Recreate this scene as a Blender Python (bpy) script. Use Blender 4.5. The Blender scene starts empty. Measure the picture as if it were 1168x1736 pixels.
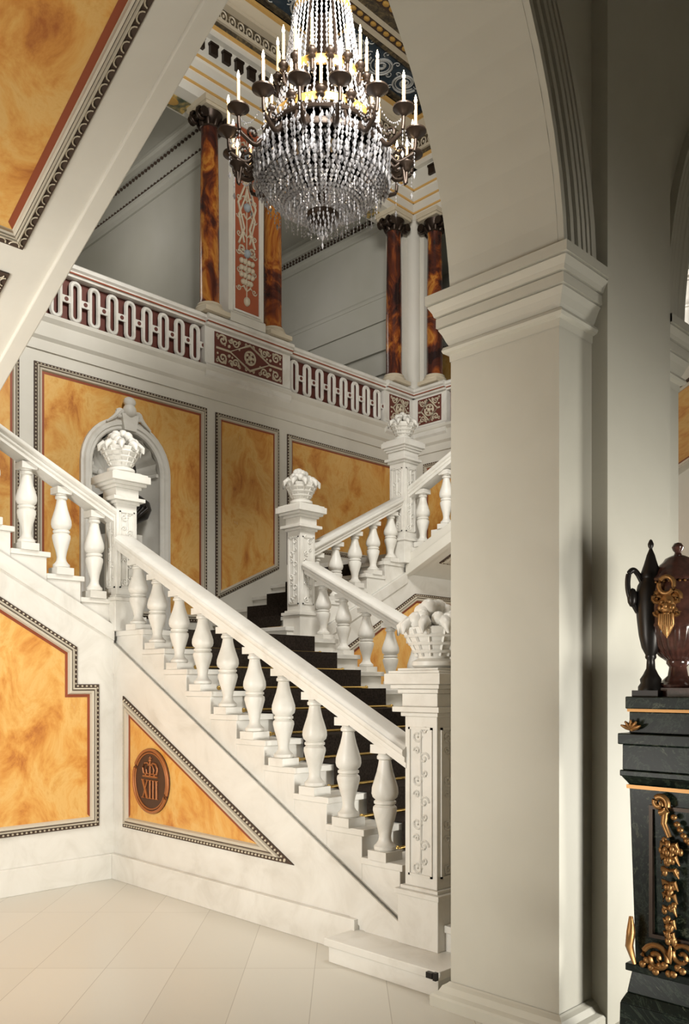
import bpy, math, random
from mathutils import Vector, Matrix
random.seed(7)
S = bpy.context.scene
COL = S.collection
V = Vector
PI = math.pi
AX = 9.56                      # mirror: y -> AX - y (the stair is symmetric about y = 4.78)

# ------------------------------------------------------------------ materials
def newmat(name):
    m = bpy.data.materials.new(name); m.use_nodes = True
    nt = m.node_tree
    return m, nt, nt.nodes['Principled BSDF']
def plain(name, col, rough=.5, metal=0.0, spec=.5, bump=0.0, bscale=40):
    m, nt, b = newmat(name)
    b.inputs['Base Color'].default_value = (*col, 1); b.inputs['Roughness'].default_value = rough
    b.inputs['Metallic'].default_value = metal; b.inputs['Specular IOR Level'].default_value = spec
    if bump:
        tc = nt.nodes.new('ShaderNodeTexCoord'); n = nt.nodes.new('ShaderNodeTexNoise'); n.inputs['Scale'].default_value = bscale
        bp = nt.nodes.new('ShaderNodeBump'); bp.inputs['Strength'].default_value = bump; bp.inputs['Distance'].default_value = .01
        nt.links.new(tc.outputs['Object'], n.inputs['Vector']); nt.links.new(n.outputs['Fac'], bp.inputs['Height'])
        nt.links.new(bp.outputs['Normal'], b.inputs['Normal'])
    return m
def noisy(name, stops, scale=4, detail=6, dist=1.0, rough=.4, spec=.5, stretch=(1,1,1), metal=0.0, nrough=.6):
    m, nt, b = newmat(name)
    g = nt.nodes.new('ShaderNodeNewGeometry'); mp = nt.nodes.new('ShaderNodeMapping'); mp.inputs['Scale'].default_value = stretch
    n = nt.nodes.new('ShaderNodeTexNoise'); n.inputs['Scale'].default_value = scale; n.inputs['Detail'].default_value = detail
    n.inputs['Distortion'].default_value = dist; n.inputs['Roughness'].default_value = nrough
    r = nt.nodes.new('ShaderNodeValToRGB')
    cr = r.color_ramp
    while len(cr.elements) > 1: cr.elements.remove(cr.elements[-1])
    cr.elements[0].position = stops[0][0]; cr.elements[0].color = (*stops[0][1], 1)
    for p, c in stops[1:]:
        e = cr.elements.new(p); e.color = (*c, 1)
    nt.links.new(g.outputs['Position'], mp.inputs['Vector']); nt.links.new(mp.outputs['Vector'], n.inputs['Vector'])
    nt.links.new(n.outputs['Fac'], r.inputs['Fac']); nt.links.new(r.outputs['Color'], b.inputs['Base Color'])
    b.inputs['Roughness'].default_value = rough; b.inputs['Specular IOR Level'].default_value = spec; b.inputs['Metallic'].default_value = metal
    return m
M = {}
M['marble'] = noisy('white marble', [(.3, (.60,.575,.52)), (.5, (.69,.67,.62)), (.7, (.73,.715,.67))], 2.6, 9, 1.2, .38, .35)
M['stone'] = noisy('painted stone', [(.3, (.52,.50,.43)), (.7, (.57,.55,.48))], 1.2, 4, .4, .6, .3)
M['wallwhite'] = noisy('cream wall', [(.3, (.60,.575,.51)), (.7, (.68,.655,.59))], 1.0, 5, .6, .5, .3)
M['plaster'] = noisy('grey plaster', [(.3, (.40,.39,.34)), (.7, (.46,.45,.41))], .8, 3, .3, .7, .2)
M['orange'] = noisy('orange marble', [(.30, (.38,.12,.025)), (.40, (.58,.25,.05)), (.48, (.66,.345,.085)), (.56, (.70,.43,.14)), (.64, (.62,.32,.075)), (.74, (.66,.47,.24))], 2.6, 12, .55, .38, .35, (1.25,1.25,.85), nrough=.68)
M['column'] = noisy('brown column marble', [(.36, (.022,.010,.009)), (.46, (.085,.022,.012)), (.53, (.26,.065,.014)), (.60, (.48,.20,.035)), (.66, (.30,.08,.016)), (.76, (.05,.015,.01))], 2.2, 5, .9, .25, .5, (1.4,1.4,.9))
M['creamorn'] = plain('cream ornament', (.56,.49,.37), .5)
M['frame'] = plain('stone frame moulding', (.52,.47,.38), .5)
M['framedark'] = plain('dark frame ground', (.055,.032,.020), .7)
M['redline_and_shade'] = plain('red brown line and reveal shade', (.26,.055,.018), .45)  # coping lines, and panel fillets with the frame's shade in the colour
M['redground'] = plain('dark red ground', (.12,.030,.020), .55)
M['redorange'] = plain('orange red ground', (.34,.085,.035), .55)
M['gilt'] = plain('old gilding', (.55,.32,.08), .4, .35)
M['giltbright'] = plain('gilded line', (.72,.44,.14), .4, .2)
M['bronze'] = plain('dark bronze', (.040,.026,.018), .38, .6)
M['blackbronze'] = plain('black patinated bronze', (.018,.015,.014), .35, .4)
M['ormolu'] = plain('gilt bronze', (.36,.19,.07), .38, .75)
M['brownvase'] = noisy('brown porphyry', [(.3, (.05,.022,.018)), (.7, (.11,.045,.034))], 30, 3, .2, .18, .6)
M['greenmarble'] = noisy('dark green marble', [(.36, (.003,.005,.004)), (.45, (.006,.014,.009)), (.466, (.05,.07,.05)), (.482, (.005,.011,.008)), (.56, (.003,.006,.005)), (.60, (.014,.030,.019)), (.614, (.16,.17,.12)), (.626, (.007,.016,.011)), (.7, (.003,.006,.005))], 3.2, 9, 2.8, .32, .2, nrough=.75)
M['carpet'] = noisy('dark brown carpet', [(.35, (.016,.012,.009)), (.65, (.035,.026,.02))], 60, 3, 0, .95, .1)
M['brass'] = plain('brass', (.50,.33,.10), .35, .8)
M['darkpaint'] = noisy('dark painted frieze', [(.35, (.030,.024,.020)), (.55, (.10,.075,.04)), (.68, (.22,.16,.08))], 16, 5, 1, .6)
M['bluepaint'] = noisy('blue painted ceiling', [(.3, (.022,.032,.046)), (.55, (.045,.065,.085)), (.75, (.10,.10,.10))], 5, 4, .8, .7, .2)
M['palescroll'] = plain('pale painted scroll', (.46,.47,.46), .6)
M['greenpaint'] = noisy('painted soffit', [(.36, (.05,.065,.04)), (.5, (.20,.17,.08)), (.6, (.50,.34,.10))], 9, 4, .6, .6)
M['candle'] = plain('ivory wax', (.80,.56,.30), .5)
M['bluegrey'] = plain('blue grey ornament', (.33,.37,.40), .5)
M['monoground'] = plain('dark medallion ground', (.055,.025,.018), .4)
M['copper'] = plain('coppered relief', (.36,.13,.04), .4, .3)

m, nt, b = newmat('candle flame')
b.inputs['Base Color'].default_value = (1, .8, .5, 1); b.inputs['Emission Color'].default_value = (1, .78, .48, 1); b.inputs['Emission Strength'].default_value = 14
M['flame'] = m
m, nt, b = newmat('cut crystal')
b.inputs['Base Color'].default_value = (.66, .65, .67, 1); b.inputs['Roughness'].default_value = .06
b.inputs['Transmission Weight'].default_value = .45; b.inputs['IOR'].default_value = 1.5; b.inputs['Metallic'].default_value = .25
b.inputs['Specular IOR Level'].default_value = 1.0
M['crystal'] = m
# floor: pale marble tiles laid diagonally
m, nt, b = newmat('floor tiles')
g = nt.nodes.new('ShaderNodeNewGeometry'); mp = nt.nodes.new('ShaderNodeMapping')
mp.inputs['Rotation'].default_value = (0, 0, PI/4); mp.inputs['Location'].default_value = (.1, .168, 0)
br = nt.nodes.new('ShaderNodeTexBrick'); br.offset = 0; br.squash = 1
br.inputs['Scale'].default_value = 1; br.inputs['Brick Width'].default_value = 1.18; br.inputs['Row Height'].default_value = .393
br.inputs['Mortar Size'].default_value = .0022; br.inputs['Mortar Smooth'].default_value = .3
br.inputs['Color1'].default_value = (.58,.555,.49,1); br.inputs['Color2'].default_value = (.62,.595,.53,1); br.inputs['Mortar'].default_value = (.40,.37,.32,1)
nt.links.new(g.outputs['Position'], mp.inputs['Vector']); nt.links.new(mp.outputs['Vector'], br.inputs['Vector'])
nt.links.new(br.outputs['Color'], b.inputs['Base Color']); b.inputs['Roughness'].default_value = .32; b.inputs['Specular IOR Level'].default_value = .35
M['floor'] = m

# ------------------------------------------------------------------ mesh builder
class MB:
    def __init__(s): s.v = []; s.f = []; s.mi = []; s.m = 0
    def face(s, pts):
        i = len(s.v); s.v += [V(p) for p in pts]; s.f.append(tuple(range(i, i+len(pts)))); s.mi.append(s.m)
    def grid(s, rows, closed_u=False, closed_v=False):
        i0 = len(s.v); n = len(rows[0]); k = len(rows)
        for r in rows: s.v += [V(p) for p in r]
        for a in range(k if closed_v else k-1):
            for c in range(n if closed_u else n-1):
                a2 = (a+1) % k; c2 = (c+1) % n
                s.f.append((i0+a*n+c, i0+a*n+c2, i0+a2*n+c2, i0+a2*n+c)); s.mi.append(s.m)
        return i0
    def box(s, x0, x1, y0, y1, z0, z1):
        x0, x1 = min(x0,x1), max(x0,x1); y0, y1 = min(y0,y1), max(y0,y1); z0, z1 = min(z0,z1), max(z0,z1)
        i = len(s.v)
        s.v += [V(p) for p in ((x0,y0,z0),(x1,y0,z0),(x1,y1,z0),(x0,y1,z0),(x0,y0,z1),(x1,y0,z1),(x1,y1,z1),(x0,y1,z1))]
        for q in ((0,3,2,1),(4,5,6,7),(0,1,5,4),(1,2,6,5),(2,3,7,6),(3,0,4,7)):
            s.f.append(tuple(i+a for a in q)); s.mi.append(s.m)
        return s
    def prism(s, poly, ext):
        ext = V(ext); n = len(poly); i = len(s.v); poly = [V(p) for p in poly]
        nrm = V((0,0,0))
        for a in range(n):
            nrm += poly[a].cross(poly[(a+1) % n])
        if nrm.dot(ext) > 0: poly = poly[::-1]
        s.v += poly; s.v += [p+ext for p in poly]
        s.f.append(tuple(range(i, i+n))); s.f.append(tuple(range(i+2*n-1, i+n-1, -1))); s.mi += [s.m, s.m]
        for a in range(n):
            b = (a+1) % n
            s.f.append((i+b, i+a, i+n+a, i+n+b)); s.mi.append(s.m)
        return s
    def lathe(s, prof, c=(0,0,0), seg=20, lobes=0, lobe_amp=None, axis=None):
        c = V(c); rows = []
        for j, (r, z) in enumerate(prof):
            row = []
            for k in range(seg):
                a = 2*PI*k/seg; rr = r
                if lobes and lobe_amp and lobe_amp[j]: rr = r*(1 + lobe_amp[j]*abs(math.sin(a*lobes/2)) - lobe_amp[j]*.5)
                p = V((rr*math.cos(a), rr*math.sin(a), z))
                if axis is not None: p = axis @ p
                row.append(c+p)
            rows.append(row)
        i0 = s.grid(rows, closed_u=True); n = len(prof)
        if prof[0][0] > 1e-5: s.f.append(tuple(i0+k for k in range(seg-1, -1, -1))); s.mi.append(s.m)
        if prof[-1][0] > 1e-5: s.f.append(tuple(i0+(n-1)*seg+k for k in range(seg))); s.mi.append(s.m)
        return s
    def tube(s, pts, r, seg=6, closed=False, flat=None):
        pts = [V(p) for p in pts]; n = len(pts); rows = []
        for i in range(n):
            if closed: t = pts[(i+1) % n] - pts[i-1]
            else: t = pts[min(i+1,n-1)] - pts[max(i-1,0)]
            if t.length < 1e-9: t = V((0,0,1))
            t.normalize()
            h = V((0,0,1)) if abs(t.z) < .9 else V((1,0,0))
            if flat is not None: h = V(flat)
            u = t.cross(h)
            if u.length < 1e-6: u = t.orthogonal()
            u.normalize(); w = u.cross(t)
            rr = r[i] if isinstance(r, (list, tuple)) else r
            rows.append([pts[i] + (u*math.cos(2*PI*k/seg) + w*math.sin(2*PI*k/seg))*rr for k in range(seg)])
        i0 = s.grid(rows, closed_u=True, closed_v=closed)
        if not closed:
            s.f.append(tuple(i0+k for k in range(seg-1, -1, -1))); s.f.append(tuple(i0+(n-1)*seg+k for k in range(seg))); s.mi += [s.m, s.m]
        return s
    def sphere(s, c, r, seg=10, ring=6, rot=None):
        c = V(c); r = (r, r, r) if not isinstance(r, (tuple, list)) else r
        i0 = len(s.v)
        def pt(t, a):
            p = V((r[0]*math.sin(t)*math.cos(a), r[1]*math.sin(t)*math.sin(a), r[2]*math.cos(t)))
            return c + (rot @ p if rot is not None else p)
        s.v.append(pt(0, 0))
        for j in range(1, ring):
            for k in range(seg): s.v.append(pt(PI*j/ring, 2*PI*k/seg))
        s.v.append(pt(PI, 0)); last = len(s.v)-1
        for k in range(seg):
            k2 = (k+1) % seg
            s.f.append((i0, i0+1+k, i0+1+k2)); s.mi.append(s.m)
            for j in range(ring-2):
                a = i0+1+j*seg
                s.f.append((a+k, a+seg+k, a+seg+k2, a+k2)); s.mi.append(s.m)
            a = i0+1+(ring-2)*seg
            s.f.append((a+k, last, a+k2)); s.mi.append(s.m)
        return s
    def octa(s, c, r, h, n=4, a0=0):
        c = V(c); i = len(s.v)
        s.v += [c+V((0,0,h)), c-V((0,0,h))]
        for k in range(n): s.v.append(c+V((r*math.cos(a0+2*PI*k/n), r*math.sin(a0+2*PI*k/n), 0)))
        for k in range(n):
            k2 = (k+1) % n
            s.f.append((i, i+2+k, i+2+k2)); s.f.append((i+1, i+2+k2, i+2+k)); s.mi += [s.m, s.m]
        return s
    def loft(s, prof, p0, p1, side, up=(0,0,1)):
        """profile of (out, up) swept from p0 to p1"""
        p0, p1, side, up = V(p0), V(p1), V(side), V(up)
        a = [p0+side*q[0]+up*q[1] for q in prof]; b_ = [p1+side*q[0]+up*q[1] for q in prof]
        i = len(s.v); n = len(prof); s.v += a+b_
        for k in range(n):
            k2 = (k+1) % n; s.f.append((i+k, i+k2, i+n+k2, i+n+k)); s.mi.append(s.m)
        s.f.append(tuple(range(i+n-1, i-1, -1))); s.f.append(tuple(range(i+n, i+2*n))); s.mi += [s.m, s.m]
        return s
    def build(s, name, mat, parent=None, smooth=None, bevel=0, origin=None, loc=None):
        """mat: material key or list of keys; vertices are world coordinates unless loc is given (then local to loc)"""
        me = bpy.data.meshes.new(name)
        if origin is None:
            if s.v:
                xs = [p.x for p in s.v]; ys = [p.y for p in s.v]; zs = [p.z for p in s.v]
                origin = V(((min(xs)+max(xs))/2, (min(ys)+max(ys))/2, min(zs)))
            else: origin = V((0,0,0))
        origin = V(origin)
        me.from_pydata([p-origin for p in s.v], [], s.f)
        mats = mat if isinstance(mat, (list, tuple)) else [mat]
        for k in mats: me.materials.append(M[k])
        me.polygons.foreach_set('material_index', s.mi)
        import bmesh
        bm = bmesh.new(); bm.from_mesh(me)
        bmesh.ops.recalc_face_normals(bm, faces=bm.faces[:]); bm.to_mesh(me); bm.free()
        me.update()
        if smooth:
            me.polygons.foreach_set('use_smooth', [True]*len(me.polygons)); me.set_sharp_from_angle(angle=math.radians(smooth))
        o = bpy.data.objects.new(name, me); COL.objects.link(o)
        if bevel:
            md = o.modifiers.new('bevel', 'BEVEL'); md.width = bevel; md.segments = 2; md.limit_method = 'ANGLE'; md.angle_limit = .7
        pl = V((0,0,0))
        if parent is not None:
            o.parent = parent; pl = wloc(parent)
        o.location = origin - pl
        return o
def wloc(o):
    p = V(o.location)
    while o.parent is not None: o = o.parent; p += V(o.location)
    return p
def thing(name, label, cat, loc=(0,0,0), group=None):
    o = bpy.data.objects.new(name, None); COL.objects.link(o); o.location = loc; o.empty_display_size = .1
    o['label'] = label; o['category'] = cat; o['kind'] = 'thing'
    if group: o['group'] = group
    return o
def tag(o, label, cat, group=None):
    o['label'] = label; o['category'] = cat; o['kind'] = 'thing'
    if group: o['group'] = group
    return o
def struct(o): o['kind'] = 'structure'; return o
def clone(o, loc, parent, name=None):
    c = o.copy(); COL.objects.link(c); c.parent = parent; c.location = V(loc) - (wloc(parent) if parent else V((0,0,0)))
    return c
def copy_tree(o, parent=None):
    c = o.copy(); COL.objects.link(c); c.parent = parent
    for ch in list(o.children): copy_tree(ch, c)
    return c

# plane frames
class Frame:
    def __init__(s, o, ax, ay): s.o, s.ax, s.ay = V(o), V(ax).normalized(), V(ay).normalized(); s.n = s.ax.cross(s.ay)
    def p(s, a, b, h=0): return s.o + s.ax*a + s.ay*b + s.n*h
def area2(P): return sum(P[i][0]*P[(i+1) % len(P)][1] - P[(i+1) % len(P)][0]*P[i][1] for i in range(len(P)))
def inset(P, w):
    n = len(P); out = []
    for i in range(n):
        p0, p1, p2 = V((*P[i-1],0)), V((*P[i],0)), V((*P[(i+1) % n],0))
        d1, d2 = (p1-p0).normalized(), (p2-p1).normalized()
        n1, n2 = V((-d1.y, d1.x, 0)), V((-d2.y, d2.x, 0))
        den = d1.x*d2.y - d1.y*d2.x
        a = p1+n1*w; b_ = p1+n2*w
        if abs(den) < 1e-6: q = a
        else:
            t = ((b_-a).x*d2.y - (b_-a).y*d2.x)/den; q = a+d1*t
        out.append((q.x, q.y))
    return out
def wall_panel(label, F, P, w=.10, group='framed orange marble panels', loops=False, bead=.036, slab='orange', slab_poly=None):
    """polygon P (a, b) counter-clockwise in frame F: marble slab, stepped frame, beaded border and red inner fillet with painted shade"""
    if area2(P) < 0: P = P[::-1]
    n = len(P)
    root = thing('framed_panel', label, 'wall panel', F.p(P[0][0], P[0][1]), group)
    mb = MB(); q = slab_poly or inset(P, w*.78)
    mb.prism([F.p(a, b, 0) for a, b in q], F.n*.006); mb.build('marble_slab', slab, root)
    if loops: prof = [(0,0,1),(0,.012,1),(.02,.012,1),(.37,.012,0),(.38,.030,0),(.44,.034,0),(.47,.022,1),(.50,.022,0),(.52,.030,0),(.58,.032,0),(.60,.022,1),(.63,.022,0),(.65,.028,0),(.74,.024,0),(.76,.010,0),(.80,.004,0)]
    else: prof = [(0,0,1),(0,.012,1),(.03,.012,1),(.29,.012,0),(.31,.030,0),(.40,.034,0),(.44,.020,1),(.50,.020,0),(.55,.032,0),(.72,.028,0),(.78,.014,0),(.82,.004,0)]
    mb = MB(); rings = []
    for t, h, k in prof: rings.append([F.p(a, b, h) for a, b in inset(P, w*t)])
    for j in range(len(prof)-1):
        mb.m = prof[j][2]
        for i in range(n):
            k = (i+1) % n; mb.face([rings[j][i], rings[j][k], rings[j+1][k], rings[j+1][i]])
    mb.build('frame_moulding', ['frame','framedark'], root)
    # beads / leaf loops along the outer border
    mb = MB(); Q = inset(P, w*.15)
    for i in range(n):
        a, b = V((*Q[i],0)), V((*Q[(i+1) % n],0)); L = (b-a).length; step = bead*1.9 if loops else bead
        c = max(1, int(L/step)); d = (b-a).normalized(); nn = V((-d.y, d.x, 0))
        for j in range(c+1):
            if j == c and i < n: continue
            p = a + d*(L*(j+.5)/c)
            if loops:
                pts = []
                for t in range(7):
                    an = PI*t/6
                    e = p + d*math.cos(an)*step*.38 + nn*(math.sin(an)*w*.20 - w*.04)
                    pts.append(F.p(e.x, e.y, .019))
                mb.tube(pts, w*.034, 4)
            else:
                rot = Matrix((F.ax, F.ay, F.n)).transposed()
                an = math.atan2(d.y, d.x)
                mb.sphere(F.p(p.x, p.y, .013), (step*.27, w*.085, .010), 6, 4, rot @ Matrix.Rotation(an, 3, 'Z'))
    mb.build('bead_border', 'creamorn', root)
    # red fillet with the frame's shade in its colour; none on the lit bottom edge
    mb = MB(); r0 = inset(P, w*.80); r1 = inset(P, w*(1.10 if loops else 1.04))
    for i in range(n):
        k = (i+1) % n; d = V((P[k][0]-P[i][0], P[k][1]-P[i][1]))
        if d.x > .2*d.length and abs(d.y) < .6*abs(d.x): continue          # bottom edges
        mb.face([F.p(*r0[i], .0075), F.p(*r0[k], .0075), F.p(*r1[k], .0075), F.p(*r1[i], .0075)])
    if mb.f: mb.build('shaded_fillet', 'redline_and_shade', root)
    return root
def smooth_path(P, n=5):
    P = [V(p) for p in P]; out = []
    for i in range(len(P)-1):
        p0, p1, p2, p3 = P[max(i-1,0)], P[i], P[i+1], P[min(i+2,len(P)-1)]
        for k in range(n):
            t = k/n; out.append(.5*((2*p1)+(p2-p0)*t+(2*p0-5*p1+4*p2-p3)*t*t+(3*p1-p0-3*p2+p3)*t**3))
    return out+[P[-1]]
def spiral(c, ax, ay, r0, turns, a0=0, sgn=1, n=26, r1=.1):
    c, ax, ay = V(c), V(ax), V(ay); out = []
    for i in range(n):
        t = i/(n-1); r = r0*(1-t) + r0*r1*t; a = a0 + sgn*turns*2*PI*t
        out.append(c + ax*(r*math.cos(a)) + ay*(r*math.sin(a)))
    return out
def ring(c, ax, ay, rx, ry, n=24):
    c, ax, ay = V(c), V(ax), V(ay)
    return [c + ax*(rx*math.cos(2*PI*i/n)) + ay*(ry*math.sin(2*PI*i/n)) for i in range(n)]

# ================================================================== THE ROOM
XB, YR, YL = -8.0, 9.39, -1.09       # back wall, right wall, left wall
XA0, XA1 = -2.64, -2.03              # arcade wall between hall and vestibule
ZG, ZC = 5.15, 9.6                   # gallery floor, hall ceiling
struct(MB().box(-8.6, 5, -4, 12.2, -.12, 0).build('floor', 'floor'))

# back wall with an arched recess for the niche
NY, NR, NZ = 4.74, .40, 3.86
pts = [(YL-.2,0),(NY-NR,0),(NY-NR,NZ)] + [(NY-NR*math.cos(PI*i/16), NZ+NR*math.sin(PI*i/16)) for i in range(1,16)] + [(NY+NR,NZ),(NY+NR,0),(YR+.2,0),(YR+.2,ZG),(YL-.2,ZG)]
mb = MB().prism([(XB, y, z) for y, z in pts], (-.55,0,0)); mb.box(-8.75,-8.55,YL-.2,YR+.2,0,ZG)
struct(mb.build('wall_back', 'wallwhite'))
struct(MB().box(-8.6, XA0, YR, YR+.35, 0, ZG).build('wall_right', 'wallwhite'))
struct(MB().box(-8.6, XA0, YL-.2, YL, 0, ZC).build('wall_left', 'wallwhite'))
# belt course under the gallery parapet
prof = [(0,-.0),(.02,.0),(.02,.10),(.05,.13),(.05,.27),(.085,.31),(.085,.345),(0,.345)]
mb = MB(); mb.loft(prof, (XB,YL,4.86), (XB,YR,4.86), (1,0,0)); mb.loft(prof, (XB,YR,4.86), (XA0,YR,4.86), (0,-1,0))
struct(mb.build('trim_1', 'wallwhite'))

# ------------------------------------------------------------------ gallery behind the columns
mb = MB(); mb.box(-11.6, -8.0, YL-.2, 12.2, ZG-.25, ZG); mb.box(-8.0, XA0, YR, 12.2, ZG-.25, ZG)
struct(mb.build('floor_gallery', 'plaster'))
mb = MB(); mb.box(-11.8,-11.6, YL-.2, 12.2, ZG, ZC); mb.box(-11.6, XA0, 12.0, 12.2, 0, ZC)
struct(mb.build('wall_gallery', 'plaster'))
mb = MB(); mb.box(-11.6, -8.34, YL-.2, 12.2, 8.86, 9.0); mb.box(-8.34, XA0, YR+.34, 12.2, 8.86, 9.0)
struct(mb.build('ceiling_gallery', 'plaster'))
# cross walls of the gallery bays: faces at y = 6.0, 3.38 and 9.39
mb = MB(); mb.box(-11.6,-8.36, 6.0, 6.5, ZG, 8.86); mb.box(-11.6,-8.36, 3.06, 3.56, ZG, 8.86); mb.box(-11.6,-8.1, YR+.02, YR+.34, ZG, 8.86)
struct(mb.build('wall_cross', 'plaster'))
cov = [(0,0),(.03,.0),(.03,.07),(.055,.09),(.055,.13),(0,.14)]
mb = MB(); dn = MB()
for y, za, zb in ((6.0,7.78,8.26),(3.06,7.78,8.26),(YR+.02,8.36,8.62)):
    for zz, sg in ((za,1),(zb,-1)):
        mb.loft(cov, (-11.6,y,zz), (-8.36,y,zz), (0,-1,0))
        x = -11.5
        while x < -8.4:
            dn.box(x, x+.026, y-.03, y, zz+(.165 if sg > 0 else -.05), zz+(.19 if sg > 0 else -.025)); x += .075
mb.loft([(0,0),(.04,.0),(.04,.05),(.02,.09),(0,.1)], (-11.6,YR+.02,7.34), (-8.1,YR+.02,7.34), (0,-1,0))
struct(mb.build('trim_2', 'plaster')); struct(dn.build('trim_3', 'framedark'))
mb = MB(); mb.box(-11.6,-8.1, YR-.012, YR+.02, 7.0, 7.34); mb.box(-11.6,-8.1,YR-.03,YR+.02,6.55,6.6); mb.box(-11.6,-8.1,YR-.03,YR+.02,6.2,6.26); mb.box(-11.6,-8.1,YR-.02,YR+.02,5.9,5.94)
struct(mb.build('trim_4', 'plaster'))

# ------------------------------------------------------------------ entablature, cornice, ceiling
def entab(p0, p1, side):
    mb = MB()
    def band(prof, mi): mb.m = mi; mb.loft(prof, p0, p1, side)
    band([(-.34,8.19),(.05,8.19),(.05,8.31),(.065,8.31),(.065,8.45),(.08,8.45),(.08,8.58),(.11,8.62),(.11,8.66),(-.34,8.66)], 0)
    for z, o in ((8.305,.068),(8.445,.085),(8.60,.115)): band([(0,z),(o,z),(o,z+.022),(0,z+.022)], 1)
    band([(-.34,8.66),(.10,8.66),(.10,8.88),(-.34,8.88)], 0)
    band([(-.34,8.88),(.17,8.88),(.17,8.955),(.19,8.975),(-.34,8.975)], 0)
    band([(0,8.955),(.20,8.955),(.20,8.985),(0,8.985)], 1)
    band([(-.34,8.985),(.17,8.985),(.17,9.07),(-.34,9.07)], 2)
    band([(-.34,9.07),(.20,9.07),(.20,9.11),(-.34,9.11)], 3)
    band([(-.34,9.11),(.15,9.11),(.15,9.27),(-.34,9.27)], 2)
    band([(-.34,9.27),(.24,9.27),(.24,9.31),(.20,9.33),(.30,9.40),(-.34,9.40)], 3)
    band([(-.34,9.40),(.34,9.40),(.34,9.44),(-.34,9.44)], 1)
    band([(-.34,9.44),(.28,9.44),(.20,9.60),(-.34,9.60)], 2)
    return mb
ent = struct(entab((XB,YL,0),(XB,YR+.3,0),(1,0,0)).build('trim_5', ['wallwhite','giltbright','darkpaint','creamorn']))
ent2 = struct(entab((XB-.3,YR,0),(XA0,YR,0),(0,-1,0)).build('trim_6', ['wallwhite','giltbright','darkpaint','creamorn']))
blk = MB().box(-.0,.095,-.055,.055,0,.15); blk.box(0,.11,-.065,.065,.15,.175)
y = 3.6; first = None
while y < 9.2:                                    # modillions under the cornice of the back wall
    if first is None: first = MB(); first.box(XB+.10,XB+.145,y-.05,y+.05,8.70,8.80); first.box(XB+.10,XB+.155,y-.058,y+.058,8.80,8.825); first = first.build('modillion', 'bronze', ent)
    else: clone(first, (XB+.1275, y, 8.70), ent)
    y += .182
x = -7.55; first = None
while x < -3.2:
    if first is None: first = MB(); first.box(x-.05,x+.05,YR-.145,YR-.10,8.70,8.80); first.box(x-.058,x+.058,YR-.155,YR-.10,8.80,8.825); first = first.build('modillion', 'bronze', ent2)
    else: clone(first, (x, YR-.1275, 8.70), ent2)
    x += .182
# rosettes and egg beads on the dark frieze of the cornice (ornament of the trim)
mb = MB(); y = 3.4
while y < 9.1:
    mb.tube(ring((XB+.156,y,9.19),(0,1,0),(0,0,1),.045,.055,10), .010, 4, True); mb.sphere((XB+.155,y,9.19),(.012,.018,.02),6,4); y += .125
x = -7.8
while x < -4:
    mb.tube(ring((x,YR-.156,9.19),(1,0,0),(0,0,1),.045,.055,10), .010, 4, True); mb.sphere((x,YR-.155,9.19),(.018,.012,.02),6,4); x += .125
struct(mb.build('trim_7', 'creamorn'))
# ornamented panels painted on the architrave soffits
mb = MB(); gb = MB()
for y0, y1 in ((3.95,5.66),(7.0,8.8)):
    mb.box(-8.31,-8.10,y0,y1,8.182,8.189)
    for yy in (y0+.35, y1-.25, (y0+y1)/2): gb.sphere((-8.205,yy,8.182),(.075,.12,.012),14,6)
struct(mb.build('trim_8', 'greenpaint')); struct(gb.build('trim_9', 'gilt'))

struct(MB().box(-8.4, XA0, YL-.2, YR+.4, ZC, ZC+.15).build('ceiling', 'bluepaint'))
mb = MB()                                          # ceiling border bands
for x0, x1, mi in ((-7.76,-7.70,1),(-7.24,-7.16,1),(-7.16,-7.10,0),(-7.10,-6.98,2),(-6.98,-6.93,0),(-6.93,-6.80,1),(-6.80,-6.66,2),(-6.66,-6.60,0)):
    mb.m = mi; mb.box(x0, x1, YL, YR-.2, ZC-.04-(.02 if mi == 0 else 0), ZC)
mb.m = 1; mb.box(-8,XA0,8.95,9.03,ZC-.05,ZC)
struct(mb.build('trim_10', ['creamorn','darkpaint','framedark']))
mb = MB(); y = 5.0
while y < 9.0:                                     # guilloche beads of the border bands
    mb.sphere((-7.04,y,ZC-.045),(.035,.045,.02),8,5); mb.sphere((-6.73,y,ZC-.045),(.04,.05,.02),8,5); y += .115
struct(mb.build('trim_11', 'gilt'))
mb = MB()                                          # painted scrolls of the ceiling field
ex, ey = (1,0,0), (0,1,0); y = 5.0; sg = 1
while y < 9.0:
    for rr, tk in ((.20,.014),(.155,.009)): mb.tube(spiral((-7.47,y,ZC-.012),ex,ey,rr,1.7,sg*PI/2,sg,34,.12), tk, 5)
    mb.tube(ring((-7.47,y,ZC-.012),ex,ey,.05,.05,12),.012,5,True)
    for k in range(5): mb.tube(spiral((-7.47+.21*math.cos(k*1.3+y),y+.19*math.sin(k*1.3+y),ZC-.012),ex,ey,.05,1.0,k,-sg,12),.007,4)
    y += .45; sg = -sg
for yy in (8.0,8.22,8.44,8.66):                    # ribbon loops at the right end of the field
    mb.tube(ring((-6.42,yy,ZC-.012),ex,ey,.13,.055,18),.012,5,True)
y = 4.5
while y < 9.0:
    mb.tube(spiral((-6.3,y,ZC-.012),ex,ey,.2,1.6,y,1,30),.012,5); y += .5
struct(mb.build('trim_12', 'palescroll'))

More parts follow.
